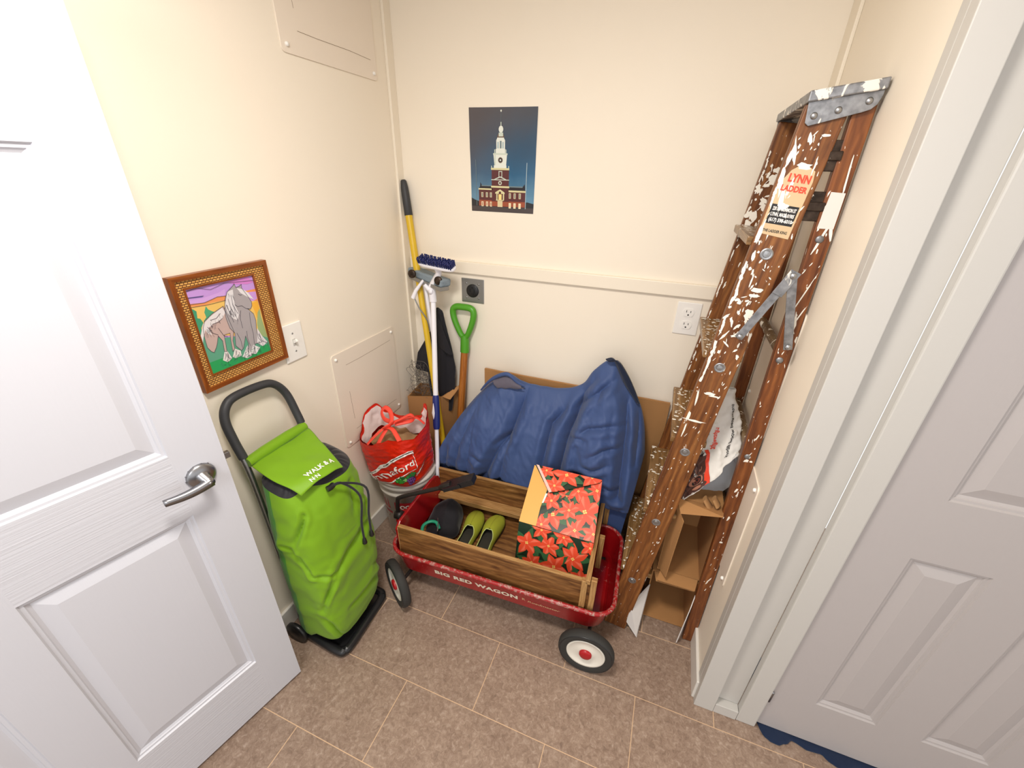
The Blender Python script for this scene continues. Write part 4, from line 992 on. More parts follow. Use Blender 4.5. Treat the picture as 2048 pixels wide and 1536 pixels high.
# ================================================================= RED WAGON
WO = (-.450, 1.262, 0); WR = math.radians(2.2)
root = thing('toy_wagon', 'red metal pull wagon with plywood side panels and white-hubbed wheels', 'wagon', WO, WR)
def L_(): 
    m = MB(); m.local = True; return m
def wl(x, y, z): 
    c_, s_ = math.cos(WR), math.sin(WR); return V3((WO[0] + x * c_ - y * s_, WO[1] + x * s_ + y * c_, z))
def rrect(hx, hy, r_, z, n=8, cx=0., cy=0.):
    out = []
    for sx, sy, a0 in ((1, 1, 0), (-1, 1, 90), (-1, -1, 180), (1, -1, 270)):
        for k in range(n + 1):
            a = math.radians(a0 + 90 * k / n); out.append(V3((cx + sx * (hx - r_) + r_ * math.cos(a), cy + sy * (hy - r_) + r_ * math.sin(a), z)))
    return out
HX, HY, RZ = .480, .228, .248
mb = L_()
sec = [(HX - .046, HY - .040, .06, .115), (HX - .034, HY - .029, .065, .118), (HX - .026, HY - .021, .07, .130), (HX - .006, HY - .002, .075, RZ - .008)]
rings = [rrect(a, b, r_, z) for a, b, r_, z in sec]
n_ = len(rings[0])
for A, B in zip(rings[:-1], rings[1:]): mb.add(A + B, [(i, (i+1) % n_, (i+1) % n_ + n_, i + n_) for i in range(n_)], 'red', True)
inn = [rrect(a - .003, b - .003, r_, z + .002) for a, b, r_, z in sec]
for A, B in zip(inn[:-1], inn[1:]): mb.add(A + B, [(i, i + n_, (i+1) % n_ + n_, (i+1) % n_) for i in range(n_)], 'red', True)
mb.add(rings[0], [tuple(range(n_))[::-1]], 'red'); mb.add(inn[0], [tuple(range(n_))], 'red'); mb.build('tub', root)
mb = L_(); mb.tube(rrect(HX, HY, .08, RZ - .006, 10), .0085, 'rim', 12, closed=True, up=(0, 0, 1)); lab(mb.build('rolled_rim', root), 'scuffed rolled red rim')
mb = L_()
def sidef(x, y):
    z = .184 + y; t_ = (z - .130) / (RZ - .008 - .130)
    return V3((x, -(lerp(HY - .021, HY - .002, t_) + .0012), z))
put_text(mb, 'BIG RED WAGON', lambda x, y: sidef(-.262 + x, y - .012), 'silver_ink', width=.372, size=.032, bold=.0016, shear=.0, space=1.1)
put_text(mb, 'Roadmaster', lambda x, y: sidef(.150 + x, y - .010), 'gold_ink', width=.135, size=.019, bold=.0004, shear=.2)
put_text(mb, 'R', lambda x, y: sidef(.128 + x, y - .004), 'gold_ink', size=.022, bold=.0008); mb.build('lettering', root)
def wheel(x, y, steer=0.):
    c_ = V3((x, y, .1055)); ax = V3((math.sin(steer), -math.cos(steer), 0))
    w = L_(); w.lathe([(.071, -.012), (.078, -.018), (.094, -.0195), (.1, -.017), (.1045, -.010), (.1055, 0), (.1045, .010), (.1, .017), (.094, .0195), (.078, .018), (.071, .012)], c_, 'rubber', ax, 56)
    w.lathe([(.0995, .0175), (.099, .019), (.097, .0192), (.0965, .0185)], c_, 'blackplastic', ax, 56); t_ = w.build('wheel', root)
    h = L_(); h.lathe([(.0725, .013), (.0715, .016), (.066, .0145), (.06, .009), (.035, .010), (.028, .013), (.0, .013)], c_, 'hubw', ax, 48)
    h.lathe([(.072, -.013), (.06, -.012), (0, -.012)], c_, 'hubw', ax, 32); h.build('hub', t_)
    k = L_(); k.lathe([(.0235, .012), (.0235, .019), (.02, .0225), (.01, .024), (0, .0243)], c_, 'hubr', ax, 32); lab(k.build('hub_cap', t_), 'small red hub cap')
wheel(.405, -.285); wheel(-.418, -.268, -.62); wheel(.405, .25); wheel(-.35, .16, -.62)
mb = L_()
mb.tube([(.405, -.27, .1055), (.405, .24, .1055)], .008, 'blackmetal', 10); mb.build('rear_axle', root); mb = L_(); mb.tube([(-.405, -.25, .1055), (-.36, .15, .1055)], .008, 'blackmetal', 10)
for y in (-.15, .15):
    m2 = L_(); m2.box((.405, y, .112), (.035, .006, .03), 'blackmetal'); m2.beam((.395, y, .085), (.27, y, .113), .025, .005, (0, 1, 0), 'blackmetal'); m2.build('axle_bracket', root)
    mb.box((-.39, y * .8, .112), (.035, .006, .03), 'blackmetal'); mb.beam((-.38, y * .8, .09), (-.28, y * .8, .113), .025, .005, (0, 1, 0), 'blackmetal')
mb.lathe([(.05, 0), (.05, .012), (0, .012)], (-.385, 0, .10), 'blackmetal', (0, 0, 1), 24); mb.build('undercarriage', root)
# tongue folded back over the wagon
mb = L_(); T = [(-.425, -.02, .12), (-.50, -.05, .13), (-.522, -.065, .20), (-.520, -.07, .30), (-.512, -.072, .375), (-.498, -.070, .395), (-.42, -.055, .43), (-.30, -.03, .480)]
TT = curve([V3(p) for p in T], 50); mb.tube(TT, .0095, 'blackmetal', 12)
mb.lathe([(0, -.02), (.018, -.02), (.022, 0), (.018, .02), (0, .02)], (-.515, -.07, .285), 'blackmetal', (1, .2, 0), 16); mb.build('pull_handle', root); tongue = bpy.context.scene.objects[-1] if False else None
mb = L_(); g = V3((-.315, -.033, .474)); gd = V3((.150, .022, .075)); 
mb.tube([g, g + gd * .08, g + gd * .2, g + gd * .35], [.012, .017, .02, .017], 'blackmetal', 14)
gx = gd.normalized(); gy = V3((-gx.y, gx.x, 0)).normalized(); gz = gx.cross(gy)
mb.box(g + gd * .42, (.085, .062, .016), 'blackplastic', Matrix((gx, gy, gz)).transposed())
mb.box(g + gd * .82, (.07, .050, .026), 'blackplastic', Matrix((gx, gy, gz)).transposed()); mb.lathe([(0, 0), (.006, 0), (.006, .001), (0, .001)], g + gd * .97 + gz * .0112, 'steel', gz, 12); mb.build('hand_grip', root, bevel=.004)
mb = L_(); mb.box((-.50, -.05, .262), (.05, .075, .022), 'red'); mb.lathe([(0, 0), (.02, 0), (.02, .03), (0, .03)], (-.47, .03, .25), 'red', (0, 0, 1), 16)
mb.box((-.47, .09, .262), (.04, .12, .008), 'red', Matrix.Rotation(.2, 3, 'Z')); mb.build('handle_bracket', root, bevel=.004)
M['crate_floor'] = M['crate']
# plywood rack
mb = L_(); mb.bb(-.432, .382, -.200, -.184, .205, .362, 'crate'); mb.build('front_panel', root, bevel=.0015)
mb = L_(); mb.bb(-.434, .384, -.2, -.184, .3622, .3655, 'crate_edge'); mb.bb(-.4355, -.4325, -.2, -.184, .21, .362, 'crate_edge'); mb.build('panel_edge', root)
mb = L_(); mb.bb(-.445, .13, .196, .211, .205, .372, 'crate'); mb.bb(.13, .38, .196, .211, .205, .34, 'crate'); mb.build('rear_panel', root, bevel=.0015)
mb = L_(); mb.bb(-.445, .13, .196, .211, .3722, .3755, 'crate_edge'); mb.build('panel_edge', root)
mb = L_(); mb.bb(-.43, .36, .145, .195, .228, .252, 'crate_edge'); mb.build('rear_rail', root, bevel=.002)
mb = L_(); mb.bb(-.43, .36, -.182, .192, .122, .178, 'crate_floor'); mb.build('floor_board', root)
mb = L_(); mb.bb(.362, .378, -.183, .205, .178, .255, 'crate_edge'); mb.bb(.362, .380, -.215, .262, .372, .392, 'crate_edge'); mb.bb(.364, .379, -.183, .205, .30, .375, 'crate'); mb.build('end_panel', root, bevel=.002)
for (x, y, zt) in ((.393, -.205, .385), (.360, -.215, .384), (.393, .03, .365), (.393, .24, .395)):
    mb = L_(); mb.bb(x - .011, x + .011, y, y + .020, .185 if y > -.21 else .24, zt, 'crate_edge'); mb.build('stake', root, bevel=.0015)
mb = L_(); pts = []   # red end board with rounded upper corner
for y, z in [(-.19, .20), (-.19, .335), (-.16, .355), (.12, .358), (.165, .352), (.188, .335), (.195, .31), (.195, .20)]: pts.append(V3((-.440 + (z - .2) * -.12, y, z)))
mb.prism(pts, (.014, 0, 0), 'red'); lab(mb.build('end_board', root, bevel=.004), 'glossy red end board with a rounded corner')

# ================================================================= THINGS IN THE WAGON
def clog(name, label, cx, heel, yaw):
    rt = thing(name, label, 'shoe', (cx, heel, .178), yaw, 'green felt clogs in the wagon')
    Lh = .285
    def half(t_):   # half width along the shoe 0 heel .. 1 toe
        return cat([(0, (.012,)), (.04, (.026,)), (.15, (.034,)), (.4, (.034,)), (.65, (.043,)), (.82, (.042,)), (.94, (.027,)), (1, (.006,))], t_)[0]
    def height(t_): return cat([(0, (.05,)), (.15, (.052,)), (.4, (.052,)), (.55, (.066,)), (.7, (.064,)), (.85, (.05,)), (.95, (.036,)), (1, (.018,))], t_)[0]
    def z0(t_): return .014 + .012 * t_ ** 3
    def bend(t_): return .008 * math.sin(t_ * PI)
    s = MB(); s.local = True
    def sole(u, v): a = u * 2 * PI; return V3((0, 0, 0))
    N = 34
    outl = [(t_ / N) for t_ in range(N + 1)]
    pts = [V3((half(t_) * 1.04 + bend(t_), t_ * Lh, .002)) for t_ in outl] + [V3((-half(t_) * 1.04 + bend(t_), t_ * Lh, .002)) for t_ in outl[::-1]]
    s.prism(pts, (0, 0, .013), 'blackplastic'); s.build('sole', rt, bevel=.002)
    op = .40   # the foot opening ends here
    up_ = MB(); up_.local = True
    def vamp(u, v):
        t_ = lerp(0, 1, v); h = height(t_); a = PI * u; w = half(t_)
        # opening: sides only, rising to the vamp
        k = 1.
        if t_ < op + .13:
            lim = math.sqrt(max(0, 1 - ((t_ - op * .45) / (op * .55 + .13)) ** 2)) if t_ > op * .45 else 1
            lim = lim * .80
            a0 = math.asin(min(1, 1)) ; amax = PI / 2 * (1 - lim) if lim < 1 else 0
            amax = max(amax, .62)
            side = -1 if u < .5 else 1
            uu = (u if u < .5 else 1 - u) * 2
            a = uu * amax; x = -side * -1 * w * math.cos(a) * (1 if u < .5 else 1)
            x = (w * math.cos(a)) * (1 if u < .5 else -1)
            return V3((x + bend(t_), t_ * Lh, z0(t_) + (h - z0(t_)) * math.sin(a) ** .8))
        return V3((w * math.cos(a) + bend(t_), t_ * Lh, z0(t_) + (h - z0(t_)) * abs(math.sin(a)) ** .8))
    # two side walls and the toe cap share one grid; split columns at the opening
    def wall(u, v):
        return vamp(u * .4999, v)
    def wall2(u, v): return vamp(1 - u * .4999, v)
    up_.grid(wall, 14, 60, 'clog'); up_.grid(wall2, 14, 60, 'clog')
    up_.build('upper', rt, solid=.003)
    tr = MB(); tr.local = True
    e1 = [vamp(.4999, v / 60) for v in range(0, int((op + .13) * 60) + 1)]; e2 = [vamp(.5001, v / 60) for v in range(0, int((op + .13) * 60) + 1)]
    tr.tube([p + V3((0, 0, .001)) for p in e1] + [p + V3((0, 0, .001)) for p in e2[::-1]], .0022, 'clogtrim', 6); tr.build('piping', rt)
    i_ = MB(); i_.local = True; pts = [V3((half(t_) * .93 + bend(t_), t_ * Lh, .017)) for t_ in outl] + [V3((-half(t_) * .93 + bend(t_), t_ * Lh, .017)) for t_ in outl[::-1]]
    i_.prism(pts, (0, 0, .003), 'clogin'); i_.build('insole', rt)
    return rt

c1 = clog('clog', 'green felt clog beside the black pouch, left one of the pair', -.648, 1.128, 0)
c1.rotation_euler.z = math.radians(4)
c2 = c1.copy(); col.objects.link(c2)
for ch in list(c1.children):
    k = ch.copy(); k.parent = c2; col.objects.link(k)
c2.location = (-.546, 1.140, .178); c2.rotation_euler.z = math.radians(2); c2.scale = (-1, 1, 1)
c2['label'] = 'green felt clog nearer the poinsettia box, right one of the pair'
# black pouch
root = thing('pouch', 'creased black pouch in the left end of the wagon', 'pouch', (-.745, 1.25, .178))
def pou(u, v):
    a = u * 2 * PI; th = v * PI; 
    x = .08 * math.copysign(abs(math.cos(a)) ** .5, math.cos(a)) * math.sin(th) ** .35; y = .085 * math.copysign(abs(math.sin(a)) ** .5, math.sin(a)) * math.sin(th) ** .35
    k = x / .09
    h = .060 + .065 * (1 - abs(k - .15)) * (.7 + .3 * y / .09) + .02 * (y / .09)
    z = .180 + h * (1 - math.cos(th)) / 2 
    p = V3((x * math.cos(.25) - y * math.sin(.25) - .782, x * math.sin(.25) + y * math.cos(.25) + 1.272, z)); q = .006 * nz(p.x, p.y, p.z, 22); return p + V3((q, q, q * .6))
mb = MB(); mb.grid(pou, 60, 30, 'blackcloth', closed=True); mb.build('pouch_body', root)
mb = MB(); mb.tube([(-.800, 1.24, .262), (-.775, 1.20, .268), (-.762, 1.17, .262)], .0028, 'steel', 8); mb.build('zip', root)
mb = MB(); mb.tube(curve([(-.80, 1.10, .225), (-.825, 1.14, .25), (-.838, 1.175, .262), (-.82, 1.205, .266), (-.79, 1.21, .266), (-.765, 1.19, .255)], 24), .0075, 'teal', 12, flat=.7)
mb.tube([(-.80, 1.10, .225), (-.79, 1.095, .186)], .0075, 'teal', 10)
meta(mb.build('handle_loop', loc=(-.80, 1.15, .180)), 'teal plastic loop handle lying against the black pouch', 'handle')
# poinsettia box: front edge low, top sloping up to the back
G = dict(fl=V3((-.392, 1.212, .422)), fr=V3((-.082, 1.212, .424)), bl=V3((-.403, 1.440, .545)), br=V3((-.103, 1.440, .553)))
root = thing('gift_box', 'box wrapped in red poinsettia paper, torn open at one corner, in the wagon', 'gift box', (-.24, 1.32, .18))
gb = dict(fl=V3((-.388, 1.150, .180)), fr=V3((-.088, 1.150, .180)), bl=V3((-.400, 1.440, .180)), br=V3((-.105, 1.440, .180)))
mb = MB()
for q in ((gb['fl'], gb['fr'], G['fr'], G['fl']), (gb['fr'], gb['br'], G['br'], G['fr']), (gb['br'], gb['bl'], G['bl'], G['br']), (gb['bl'], gb['fl'], G['fl'], G['bl']), (G['fl'], G['fr'], G['br'], G['bl']), (gb['bl'], gb['br'], gb['fr'], gb['fl'])):
    mb.add(q, [(0, 1, 2, 3)], 'giftdark')
mb.build('wrapped_box', root)
def faceP(a, b, c_, d):
    n = (b - a).cross(d - a).normalized()
    return lambda u, v, h=0.: a.lerp(b, u).lerp(d.lerp(c_, u), v) + n * h
FT = faceP(G['fl'], G['fr'], G['br'], G['bl']); FF = faceP(gb['fl'], gb['fr'], G['fr'], G['fl']); FR = faceP(gb['fr'], gb['br'], G['br'], G['fr'])
def clip(poly, u0=0., u1=1., v0=0., v1=1.):
    def cl(P, ax, val, keep):
        out = []
        for i in range(len(P)):
            a, b = P[i], P[(i+1) % len(P)]; ia, ib = keep(a[ax], val), keep(b[ax], val)
            if ia: out.append(a)
            if ia != ib:
                t = (val - a[ax]) / (b[ax] - a[ax]); out.append((a[0] + (b[0]-a[0]) * t, a[1] + (b[1]-a[1]) * t))
        return out
    for ax, val, kp in ((0, u0, lambda x, y: x >= y), (0, u1, lambda x, y: x <= y), (1, v0, lambda x, y: x >= y), (1, v1, lambda x, y: x <= y)):
        if poly: poly = cl(poly, ax, val, kp)
    return poly
rg = random.Random(21)
def petal(mb, F, W, H, cx, cy, ang, ln, wd, m, h, box, mv=None):
    pts = []
    for k in range(7): t = k / 6; pts.append((t * ln, wd * math.sin(PI * t ** .85) * (1 - .15 * t)))
    pts = pts + [(x, -y) for x, y in pts[-2:0:-1]]
    ca, sa = math.cos(ang), math.sin(ang)
    P = clip([((cx + x * ca - y * sa) / W, (cy + x * sa + y * ca) / H) for x, y in pts], *box)
    if len(P) > 2: mb.poly([F(u, v, h) for u, v in P], m)
    if mv:
        P = clip([((cx + x * ca - y * sa) / W, (cy + x * sa + y * ca) / H) for x, y in ((.15 * ln, .0008), (.85 * ln, 0), (.15 * ln, -.0008))], *box)
        if len(P) > 2: mb.poly([F(u, v, h + .00008) for u, v in P], mv)
        P = clip([((cx + x * ca - y * sa) / W, (cy + x * sa + y * ca) / H) for x, y in ((.2 * ln, .1 * wd), (.55 * ln, .72 * wd), (.85 * ln, .1 * wd))], *box)
        if len(P) > 2: mb.poly([F(u, v, h + .00006) for u, v in P], mv)
def flower(mb, F, W, H, cx, cy, r_, h, box=(0, 1, 0, 1)):
    n = rg.choice([5, 6]); a0 = rg.uniform(0, 6.3)
    for k in range(4): petal(mb, F, W, H, cx, cy, a0 + k * 1.57 + rg.uniform(-.4, .4), r_ * 1.25, r_ * .26, 'giftleaf', h, box)
    for k in range(n): petal(mb, F, W, H, cx, cy, a0 + 2*PI*k/n + rg.uniform(-.12, .12), r_ * rg.uniform(.85, 1.1), r_ * .29, 'petal', h + .0002 + k * .00003, box, 'petal2')
    for k in range(4):
        a = a0 + k * 1.6; q = clip([((cx + r_ * .07 * math.cos(a) + r_ * .05 * math.cos(j)) / W, (cy + r_ * .07 * math.sin(a) + r_ * .05 * math.sin(j)) / H) for j in (0, 1, 2, 3, 4, 5)], *box)
        if len(q) > 2: mb.poly([F(u, v, h + .0006) for u, v in q], 'giftyellow')
mb = MB()
Wt, Ht = .31, .26
for i, (u, v, r_) in enumerate([(.42, .25, .075), (.83, .42, .085), (.55, .58, .042), (.36, .46, .05), (.47, .93, .06), (.74, .10, .06), (.95, .80, .06), (.62, .38, .05), (.30, .75, .05), (.98, .12, .05), (.70, .72, .05), (.30, .05, .05)]): flower(mb, FT, Wt, Ht, u * Wt, v * Ht, r_, .0006 + i * .0002)
for i, (u, v, r_) in enumerate([(.14, .66, .062), (.44, .72, .05), (.78, .62, .065), (.24, .33, .055), (.55, .38, .065), (.93, .3, .055), (.1, .1, .06), (.5, .05, .05), (.8, .05, .05), (.62, .95, .045), (.97, .9, .045), (.32, .97, .045)]): flower(mb, FF, .30, .242, u * .30, v * .242, r_, .0005 + i * .0002)
for i, (u, v, r_) in enumerate([(.2, .8, .05), (.6, .7, .055), (.4, .4, .05), (.8, .35, .05)]): flower(mb, FR, .29, .3, u * .29, v * .3, r_, .0005 + i * .0002)
lab(mb.build('poinsettia_print', root), 'red poinsettias with green leaves on the wrapping')
mb = MB(); mb.prism([FT(0, 0, .0024), FT(.235, 0, .0024), FT(.235, .30, .0024), FT(.27, .62, .0024), (FT(.02, .985, .0024)), FT(0, .99, .0024)], FT(0, 0, .0016) - FT(0, 0, 0), 'gold'); lab(mb.build('bare_card', root), 'bare orange-gold card where the paper is torn')
mb = MB()
tri = [FT(.03, 1.0, .006), FT(1.0, .985, .004), FT(.97, .93, .006), FT(.41, .60, .014), FT(.31, .56, .012)]
mb.add(tri, [(0, 1, 2, 3, 4)], 'giftdark'); TF = lambda u, v, h=0: FT(u, v, .0085 + .003 * (1 - v) + h)
fm = mb.build('paper_flap', root, solid=.0008)
mb = MB()
def triclip(poly):
    A = [(.03, .995), (.31, .57), (.41, .61), (.97, .925), (1.0, .985)]
    P = poly
    for i in range(5):
        a, b = A[i], A[(i+1) % 5]; out = []
        side = lambda p: (b[0]-a[0])*(p[1]-a[1]) - (b[1]-a[1])*(p[0]-a[0])
        for j in range(len(P)):
            p, q = P[j], P[(j+1) % len(P)]; sp, sq = side(p), side(q)
            if sp >= 0: out.append(p)
            if (sp >= 0) != (sq >= 0): t = sp / (sp - sq); out.append((p[0] + (q[0]-p[0]) * t, p[1] + (q[1]-p[1]) * t))
        P = out
        if not P: return []
    return P
_clip = clip
def clip(poly, *a): return triclip(poly) if a and a[0] == 'T' else _clip(poly, *a)
for i, (u, v, r_) in enumerate([(.50, .93, .07), (.86, .99, .06), (.20, .93, .045), (.36, .70, .05)]):
    flower(mb, lambda u, v, h=0: FT(u, v, .0105 + .004 * max(0, (1 - v) * 2) + h), Wt, Ht, u * Wt, v * Ht, r_, .0004 + i * .0001, ('T',))
mb.poly([FT(.03, .995, .0125), FT(.31, .56, .0165), FT(.345, .585, .0165), (FT(.07, .995, .0125))], 'tape'); mb.poly([FT(.24, .38, .006), FT(.262, .38, .006), FT(.29, .55, .006), FT(.262, .55, .006)], 'white')
lab(mb.build('flap_print', fm), 'red poinsettias on the loose flap')

# ================================================================= JACKET OVER A SHEET OF CARDBOARD
sh = thing('cardboard_sheet', 'flat brown cardboard sheet standing against the back wall behind the jacket', 'cardboard', (-.35, 1.78, 0))
mb = MB(); mb.prism([(-.795, 1.774, .004), (.115, 1.774, .004), (.115, 1.774, .800), (-.3, 1.774, .803), (-.60, 1.774, .803), (-.66, 1.774, .806), (-.71, 1.774, .804), (-.796, 1.774, .806)], (0, .012, 0), 'cardboard'); mb.build('sheet', sh)
# control columns: u, ridge point, lower point on the front, spread
JK = [(0.00, (-.790, 1.700, .700, -.972, 1.515, .335)), (.06, (-.740, 1.700, .760, -.925, 1.50, .26)), (.13, (-.680, 1.695, .812, -.85, 1.49, .10)), (.20, (-.628, 1.690, .838, -.77, 1.49, .02)), (.27, (-.560, 1.690, .812, -.68, 1.49, .02)),
      (.40, (-.460, 1.690, .806, -.53, 1.49, .02)), (.55, (-.350, 1.690, .818, -.37, 1.49, .02)), (.65, (-.270, 1.690, .862, -.27, 1.49, .02)), (.72, (-.225, 1.688, .940, -.20, 1.49, .02)), (.79, (-.150, 1.685, 1.000, -.13, 1.49, .02)),
      (.85, (-.095, 1.680, .915, -.075, 1.49, .02)), (.91, (-.020, 1.668, .835, -.035, 1.495, .05)), (.955, (.022, 1.650, .730, -.008, 1.50, .10)), (1.0, (.046, 1.640, .600, .012, 1.53, .20))]
FO = DATA['folds']
FD = dict(v1=(.050, .016), v2=(.060, .014), v3=(.034, .011), v4=(.040, .013), v5=(.026, .010), v6=(.024, .009), v7=(.020, .008), v8=(.026, .009), v9=(.026, .010), v10=(.022, .009), v11=(.026, .009), v12=(.018, .010), v13=(.0035, .004), v14=(.026, .014), v15=(.026, .010), v16=(.018, .012), v17=(.016, .009), v18=(.014, .016), v19=(.024, .010), v20=(.020, .009))
def foldd(x, z):
    d = 0.
    for k, P in FO.items():
        dep, wd = FD[k]; best = 1e9; bt = 0; n = len(P) - 1
        for i in range(n):
            r_, t = sdist((x, z), P[i], P[i+1])
            if r_ < best: best = r_; bt = (i + t) / n
        if best > wd * 7: continue
        en = min(1, .35 + 2.2 * min(bt, 1 - bt)) if k not in ('v1', 'v2', 'v4', 'v14') else min(1, .3 + bt * 1.6)
        d += en * dep * (-math.exp(-(best / wd) ** .95) + .42 * math.exp(-((best - wd * 2.6) / (wd * 1.4)) ** 2))
    return d
def blob(x, z, cx, cz, rx, rz, h, rot=0.):
    dx, dz = x - cx, z - cz; c_, s_ = math.cos(rot), math.sin(rot); dx, dz = dx * c_ + dz * s_, -dx * s_ + dz * c_
    return h * math.exp(-((dx / rx) ** 2 + (dz / rz) ** 2))
def jacket(u, v):
    K = cat(JK, u); R_ = V3(K[:3]); B = V3(K[3:])
    if v < .14:     # over the top and down behind
        k = 1 - v / .14
        p = R_ + V3((0, .06 * k ** .6 * 1.0, -.10 * k ** 1.6)); p.y = min(p.y, 1.768); 
        return p + V3((0, 0, .003 * nz(p.x, p.y, 2, 25)))
    w = (v - .14) / .86
    p = R_.lerp(B, w)
    prof = math.sin(PI * min(1, w * 1.0)) ** .75
    p = p + V3((0, -.075, .03)) * prof
    x, z = p.x, p.z
    d = foldd(x, z)
    d += blob(x, z, -.15, .62, .10, .18, .055) + blob(x, z, -.70, .55, .09, .20, .040, -.35) + blob(x, z, -.45, .5, .10, .25, .02)
    d += blob(x, z, -.12, .84, .07, .07, .03)
    for (hx, hz, w_, h_) in ((-.62, .80, .05, .02),): d += blob(x, z, hx, hz, w_, w_, h_)
    rdg = lambda s_, o_: 1 - abs(nz(x * 1.0 + .35 * z, z * .6, o_, s_)) * 2
    d += .012 * nz(x, z, 3, 7) + .008 * (rdg(7, 1) - .6) + .005 * (rdg(16, 4) - .6) + .0025 * (rdg(38, 7) - .6)
    fade = min(1, w * 9) * (1 if u > .05 else .4 + u * 12)
    fade *= min(1, (1 - u) * 14 + .2)
    p = p + V3((-.05, -1, .25)).normalized() * d * fade
    p.y = max(p.y, 1.525) if p.z < .36 else p.y
    return p
root = thing('jacket', 'blue nylon jacket draped over a pile against the back wall', 'jacket', (-.4, 1.62, 0))
mb = MB(); mb.grid(jacket, 260, 150, 'jacket'); mb.build('shell', root, solid=.003)
# left edge returns to the wall
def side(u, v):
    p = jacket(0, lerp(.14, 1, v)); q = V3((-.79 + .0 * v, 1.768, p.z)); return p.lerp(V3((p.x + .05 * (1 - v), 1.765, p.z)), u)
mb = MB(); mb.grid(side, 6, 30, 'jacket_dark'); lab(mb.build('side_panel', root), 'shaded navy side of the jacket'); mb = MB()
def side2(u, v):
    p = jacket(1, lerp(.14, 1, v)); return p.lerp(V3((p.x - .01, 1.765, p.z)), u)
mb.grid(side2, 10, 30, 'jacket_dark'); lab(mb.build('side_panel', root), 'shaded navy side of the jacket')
mb = MB()   # rib-knit band on the raised corner and dark edge below it
def rib(u, v):
    pp = cat([(0, (-.182, 1.665, 1.004)), (.25, (-.150, 1.660, 1.014)), (.5, (-.118, 1.655, .965)), (.75, (-.080, 1.65, .905)), (1, (-.035, 1.648, .852))], v)
    q = cat([(0, (-.150, 1.645, 1.010)), (.25, (-.122, 1.640, 1.012)), (.5, (-.078, 1.640, .958)), (.75, (-.040, 1.638, .895)), (1, (-.012, 1.640, .838))], v)
    return pp.lerp(q, u) + V3((0, -.012 * math.sin(PI * u) + .001 * math.sin(u * 60), .004))
mb.grid(rib, 24, 30, 'jacket_dark'); lab(mb.build('hem_band', root, solid=.006), 'navy knit band')
mb = MB()   # collar with grey lining on the left
def coll(u, v):
    a = cat([(0, (-.745, 1.675, .765)), (.3, (-.685, 1.660, .832)), (.55, (-.628, 1.655, .860)), (.75, (-.598, 1.66, .850)), (1, (-.57, 1.67, .822))], u)
    return a + V3((0, -.012 * math.sin(PI * v), .0)) + V3((.01, .035, -.045)) * v
def coll2(u, v):
    a = cat([(0, (-.70, 1.650, .822)), (.3, (-.655, 1.645, .842)), (.6, (-.610, 1.642, .852)), (1, (-.555, 1.648, .817))], u)
    b = cat([(0, (-.668, 1.632, .790)), (.3, (-.640, 1.628, .794)), (.6, (-.60, 1.63, .800)), (1, (-.535, 1.64, .806))], u)
    return a.lerp(b, v) + V3((0, -.008 * math.sin(PI * v), .002 * math.sin(u * 19 + v * 9)))
mb.grid(coll2, 24, 8, 'lining'); cl = lab(mb.build('collar', root, solid=.004), 'open collar showing grey lining')
mb = MB(); mb.tube(curve([(-.765, 1.66, .742), (-.725, 1.65, .795), (-.68, 1.642, .838), (-.628, 1.638, .866), (-.600, 1.638, .860), (-.57, 1.643, .832), (-.535, 1.65, .815)], 40), [.004 + .006 * math.sin(PI * k / 40) for k in range(41)], 'jacket', 10); mb.build('collar_edge', cl)

LX, LY, EXPO = -.34, .30, 0.12
M['ladder_clean2'] = woodmat('worn_ladder_leg_wood_near', '#4f260f', '#7a4520', '#93592c', paint=.1)
M['galvtop'] = galv('paint_caked_cap', .9); M['galv2'] = galv('cap_side_zinc', .35)
M['rung'] = woodmat('painted_rung', '#4d3a26', '#6d5539', '#877052', paint=1.3, kind='Object', scale=(20, 2, 20))
M['drip'] = plain('dried_white_paint', '#f1ece0', .35); M['torn'] = plain('torn_paper', '#e4dcd6', .6, vary=.15)
M['sackin'] = plain('sack_inside_grey', '#b9bdc2', .5, bump=(20, .5, .006)); M['fur'] = plain('tabby_print', '#5c3a30', .5, vary=.5)
M['furpale'] = plain('pale_fur_print', '#a8735c', .5); M['furbrown'] = plain('cat_eye_print', '#6b3328', .4); M['furdark'] = plain('dark_fur_print', '#2f1c1a', .5)
M['litterbrown'] = plain('kraft_paper', '#a77d50', .8)
# ================================================================= LADDER
root = thing('stepladder', 'old wooden stepladder spattered with white paint leaning by the right wall', 'ladder', (.2, 1.45, 0))
def rail(name, p0, p1, w, t, mat, side=(1, 0, 0), par=None, lb=None):
    mb = MB(); mb.beam(p0, p1, w, t, side, mat); o = mb.build(name, par or root, bevel=.003)
    if lb: lab(o, lb)
    return o
NF0, NF1 = V3((.054, 1.218, .004)), V3((.2705, 1.302, 1.855))
FF0, FF1 = V3((.075, 1.700, .004)), V3((.2705, 1.628, 1.855))
NR0, NR1 = V3((.347, 1.262, .004)), V3((.342, 1.306, 1.862))
FR0, FR1 = V3((.347, 1.690, .004)), V3((.342, 1.632, 1.862))
rail('side_rail', NF0, NF1, .088, .026, 'ladder'); rail('side_rail', FF0, FF1, .084, .026, 'ladder')
rail('rear_leg', NR0, NR1, .043, .026, 'ladder_clean2'); rail('rear_leg', FR0, FR1, .040, .026, 'ladder_clean')
def at(P0, P1, z): return P0.lerp(P1, (z - P0.z) / (P1.z - P0.z))
